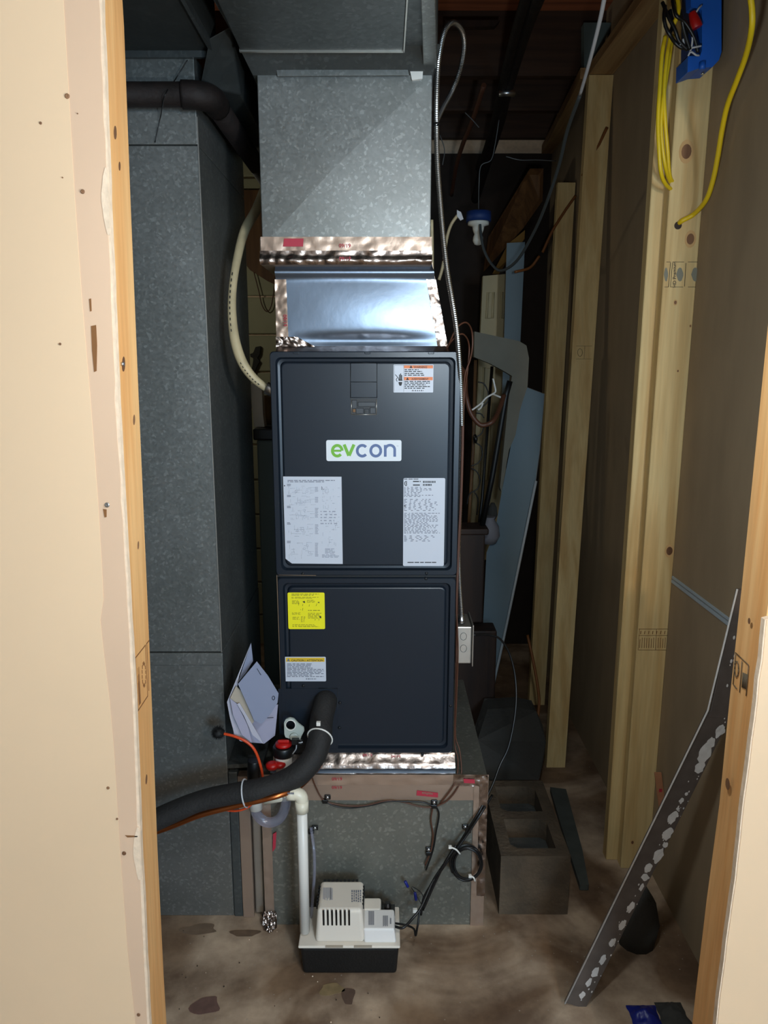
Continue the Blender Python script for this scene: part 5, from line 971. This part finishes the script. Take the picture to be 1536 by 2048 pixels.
for (x, y, l, w_) in ((1440, 1462, 14, 8), (1422, 1486, 12, 9), (1408, 1508, 22, 12), (1400, 1535, 16, 9), (1373, 1588, 4, 3), (1363, 1602, 7, 4), (1356, 1618, 4, 3), (1346, 1635, 18, 8), (1336, 1668, 18, 9), (1331, 1690, 7, 5), (1316, 1712, 18, 9), (1297, 1735, 12, 7), (1290, 1755, 8, 8), (1283, 1775, 10, 4), (1262, 1815, 14, 6), (1245, 1850, 14, 6), (1225, 1885, 12, 6), (1205, 1920, 14, 6), (1190, 1945, 14, 7), (1178, 1965, 12, 6), (1165, 1990, 10, 6)):
    n = 16; c = onstrip(x, y); s0 = rnd.random()*9
    m.prism([c+wv.normalized()*(w_*.00115*math.cos(a)*(1+.5*noise.noise((a*1.3, s0, 0))))+ax*(l*.0011*math.sin(a)*(1+.5*noise.noise((a*1.3, s0, 4)))) for a in [2*PI*k/n for k in range(n)]], (0, .0005, 0))
for k in range(60):
    t = rnd.random(); c = Bt.lerp(Kk, t)+wv*rnd.uniform(.2, .95)+Vector((0, -.0006, 0)); r = rnd.uniform(.0006, .002)
    m.prism([c+wv.normalized()*(r*math.cos(a))+ax*(r*1.7*math.sin(a)) for a in [2*PI*i/6 for i in range(6)]], (0, .0005, 0))
for k in range(10):
    t = rnd.random(); c = Kk.lerp(Tt, t)+wv2*rnd.uniform(-.2, .9)+Vector((0, -.0006, 0)); r = rnd.uniform(.001, .003)
    m.prism([c+wv2.normalized()*(r*math.cos(a))+ax2*(r*2*math.sin(a)) for a in [2*PI*i/8 for i in range(8)]], (0, .0006, 0))
obj('paint_flakes', m, 'flake_white', ls, kind='stuff')
pk = thing('paint_stick', 'short wooden stick with faded red print behind the leaning strip', 'stick')
m = MB(); a = P(1316, 1545, 2.02); b = P(1342, 1745, 1.96); b.z = max(b.z, .001); u = Vector((.011, 0, 0)); q = Vector((0, .004, 0)); m.hexa([b-u, b+u, b+u+q, b-u+q, a-u, a+u, a+u+q, a-u+q]); mat('stick_wood', (176, 120, 84), .8, var=.2, scale=30); obj('shaft', m, 'stick_wood', pk, bevel=.002)
m = MB(); 
for k in range(4): c = a.lerp(b, .18+.13*k)+Vector((0, -.0006, 0)); m.box(c.x-.004, c.x+.005, c.y-.0004, c.y, c.z-.010, c.z+.006)
obj('red_print', m, 'ink_red', pk)
m = MB(); p = PZ(1405, 1745, .0); m.lathe((.70, 1.78, 0), [(.05, 0), (.06, .06), (.045, .13), (.02, .17)], seg=12); tag(obj('dark_sack', m, 'rag_grey'), 'dark grey crumpled sack on the floor under the leaning strip', 'sack')
for (x, y, mt, lb_) in ((1290, 2036, 'plastic_navy', 'crumpled dark blue rag on the floor at the bottom edge'), (1345, 2030, 'rag_grey', 'crumpled grey rag at the foot of the right jamb')):
    p = PZ(x, y, 0); m = MB(); sd_ = x*.01
    m.grid(lambda u, v: Vector((p.x+(u-.5)*.07*(1+.3*noise.noise((v*3, sd_, 1))), p.y+(v-.5)*.07, .002+.022*math.sin(PI*u)*math.sin(PI*v)*(1+.8*noise.noise((u*5+sd_, v*5, 3))))), 12, 12); tag(obj('rag', m, mt), lb_, 'rag')
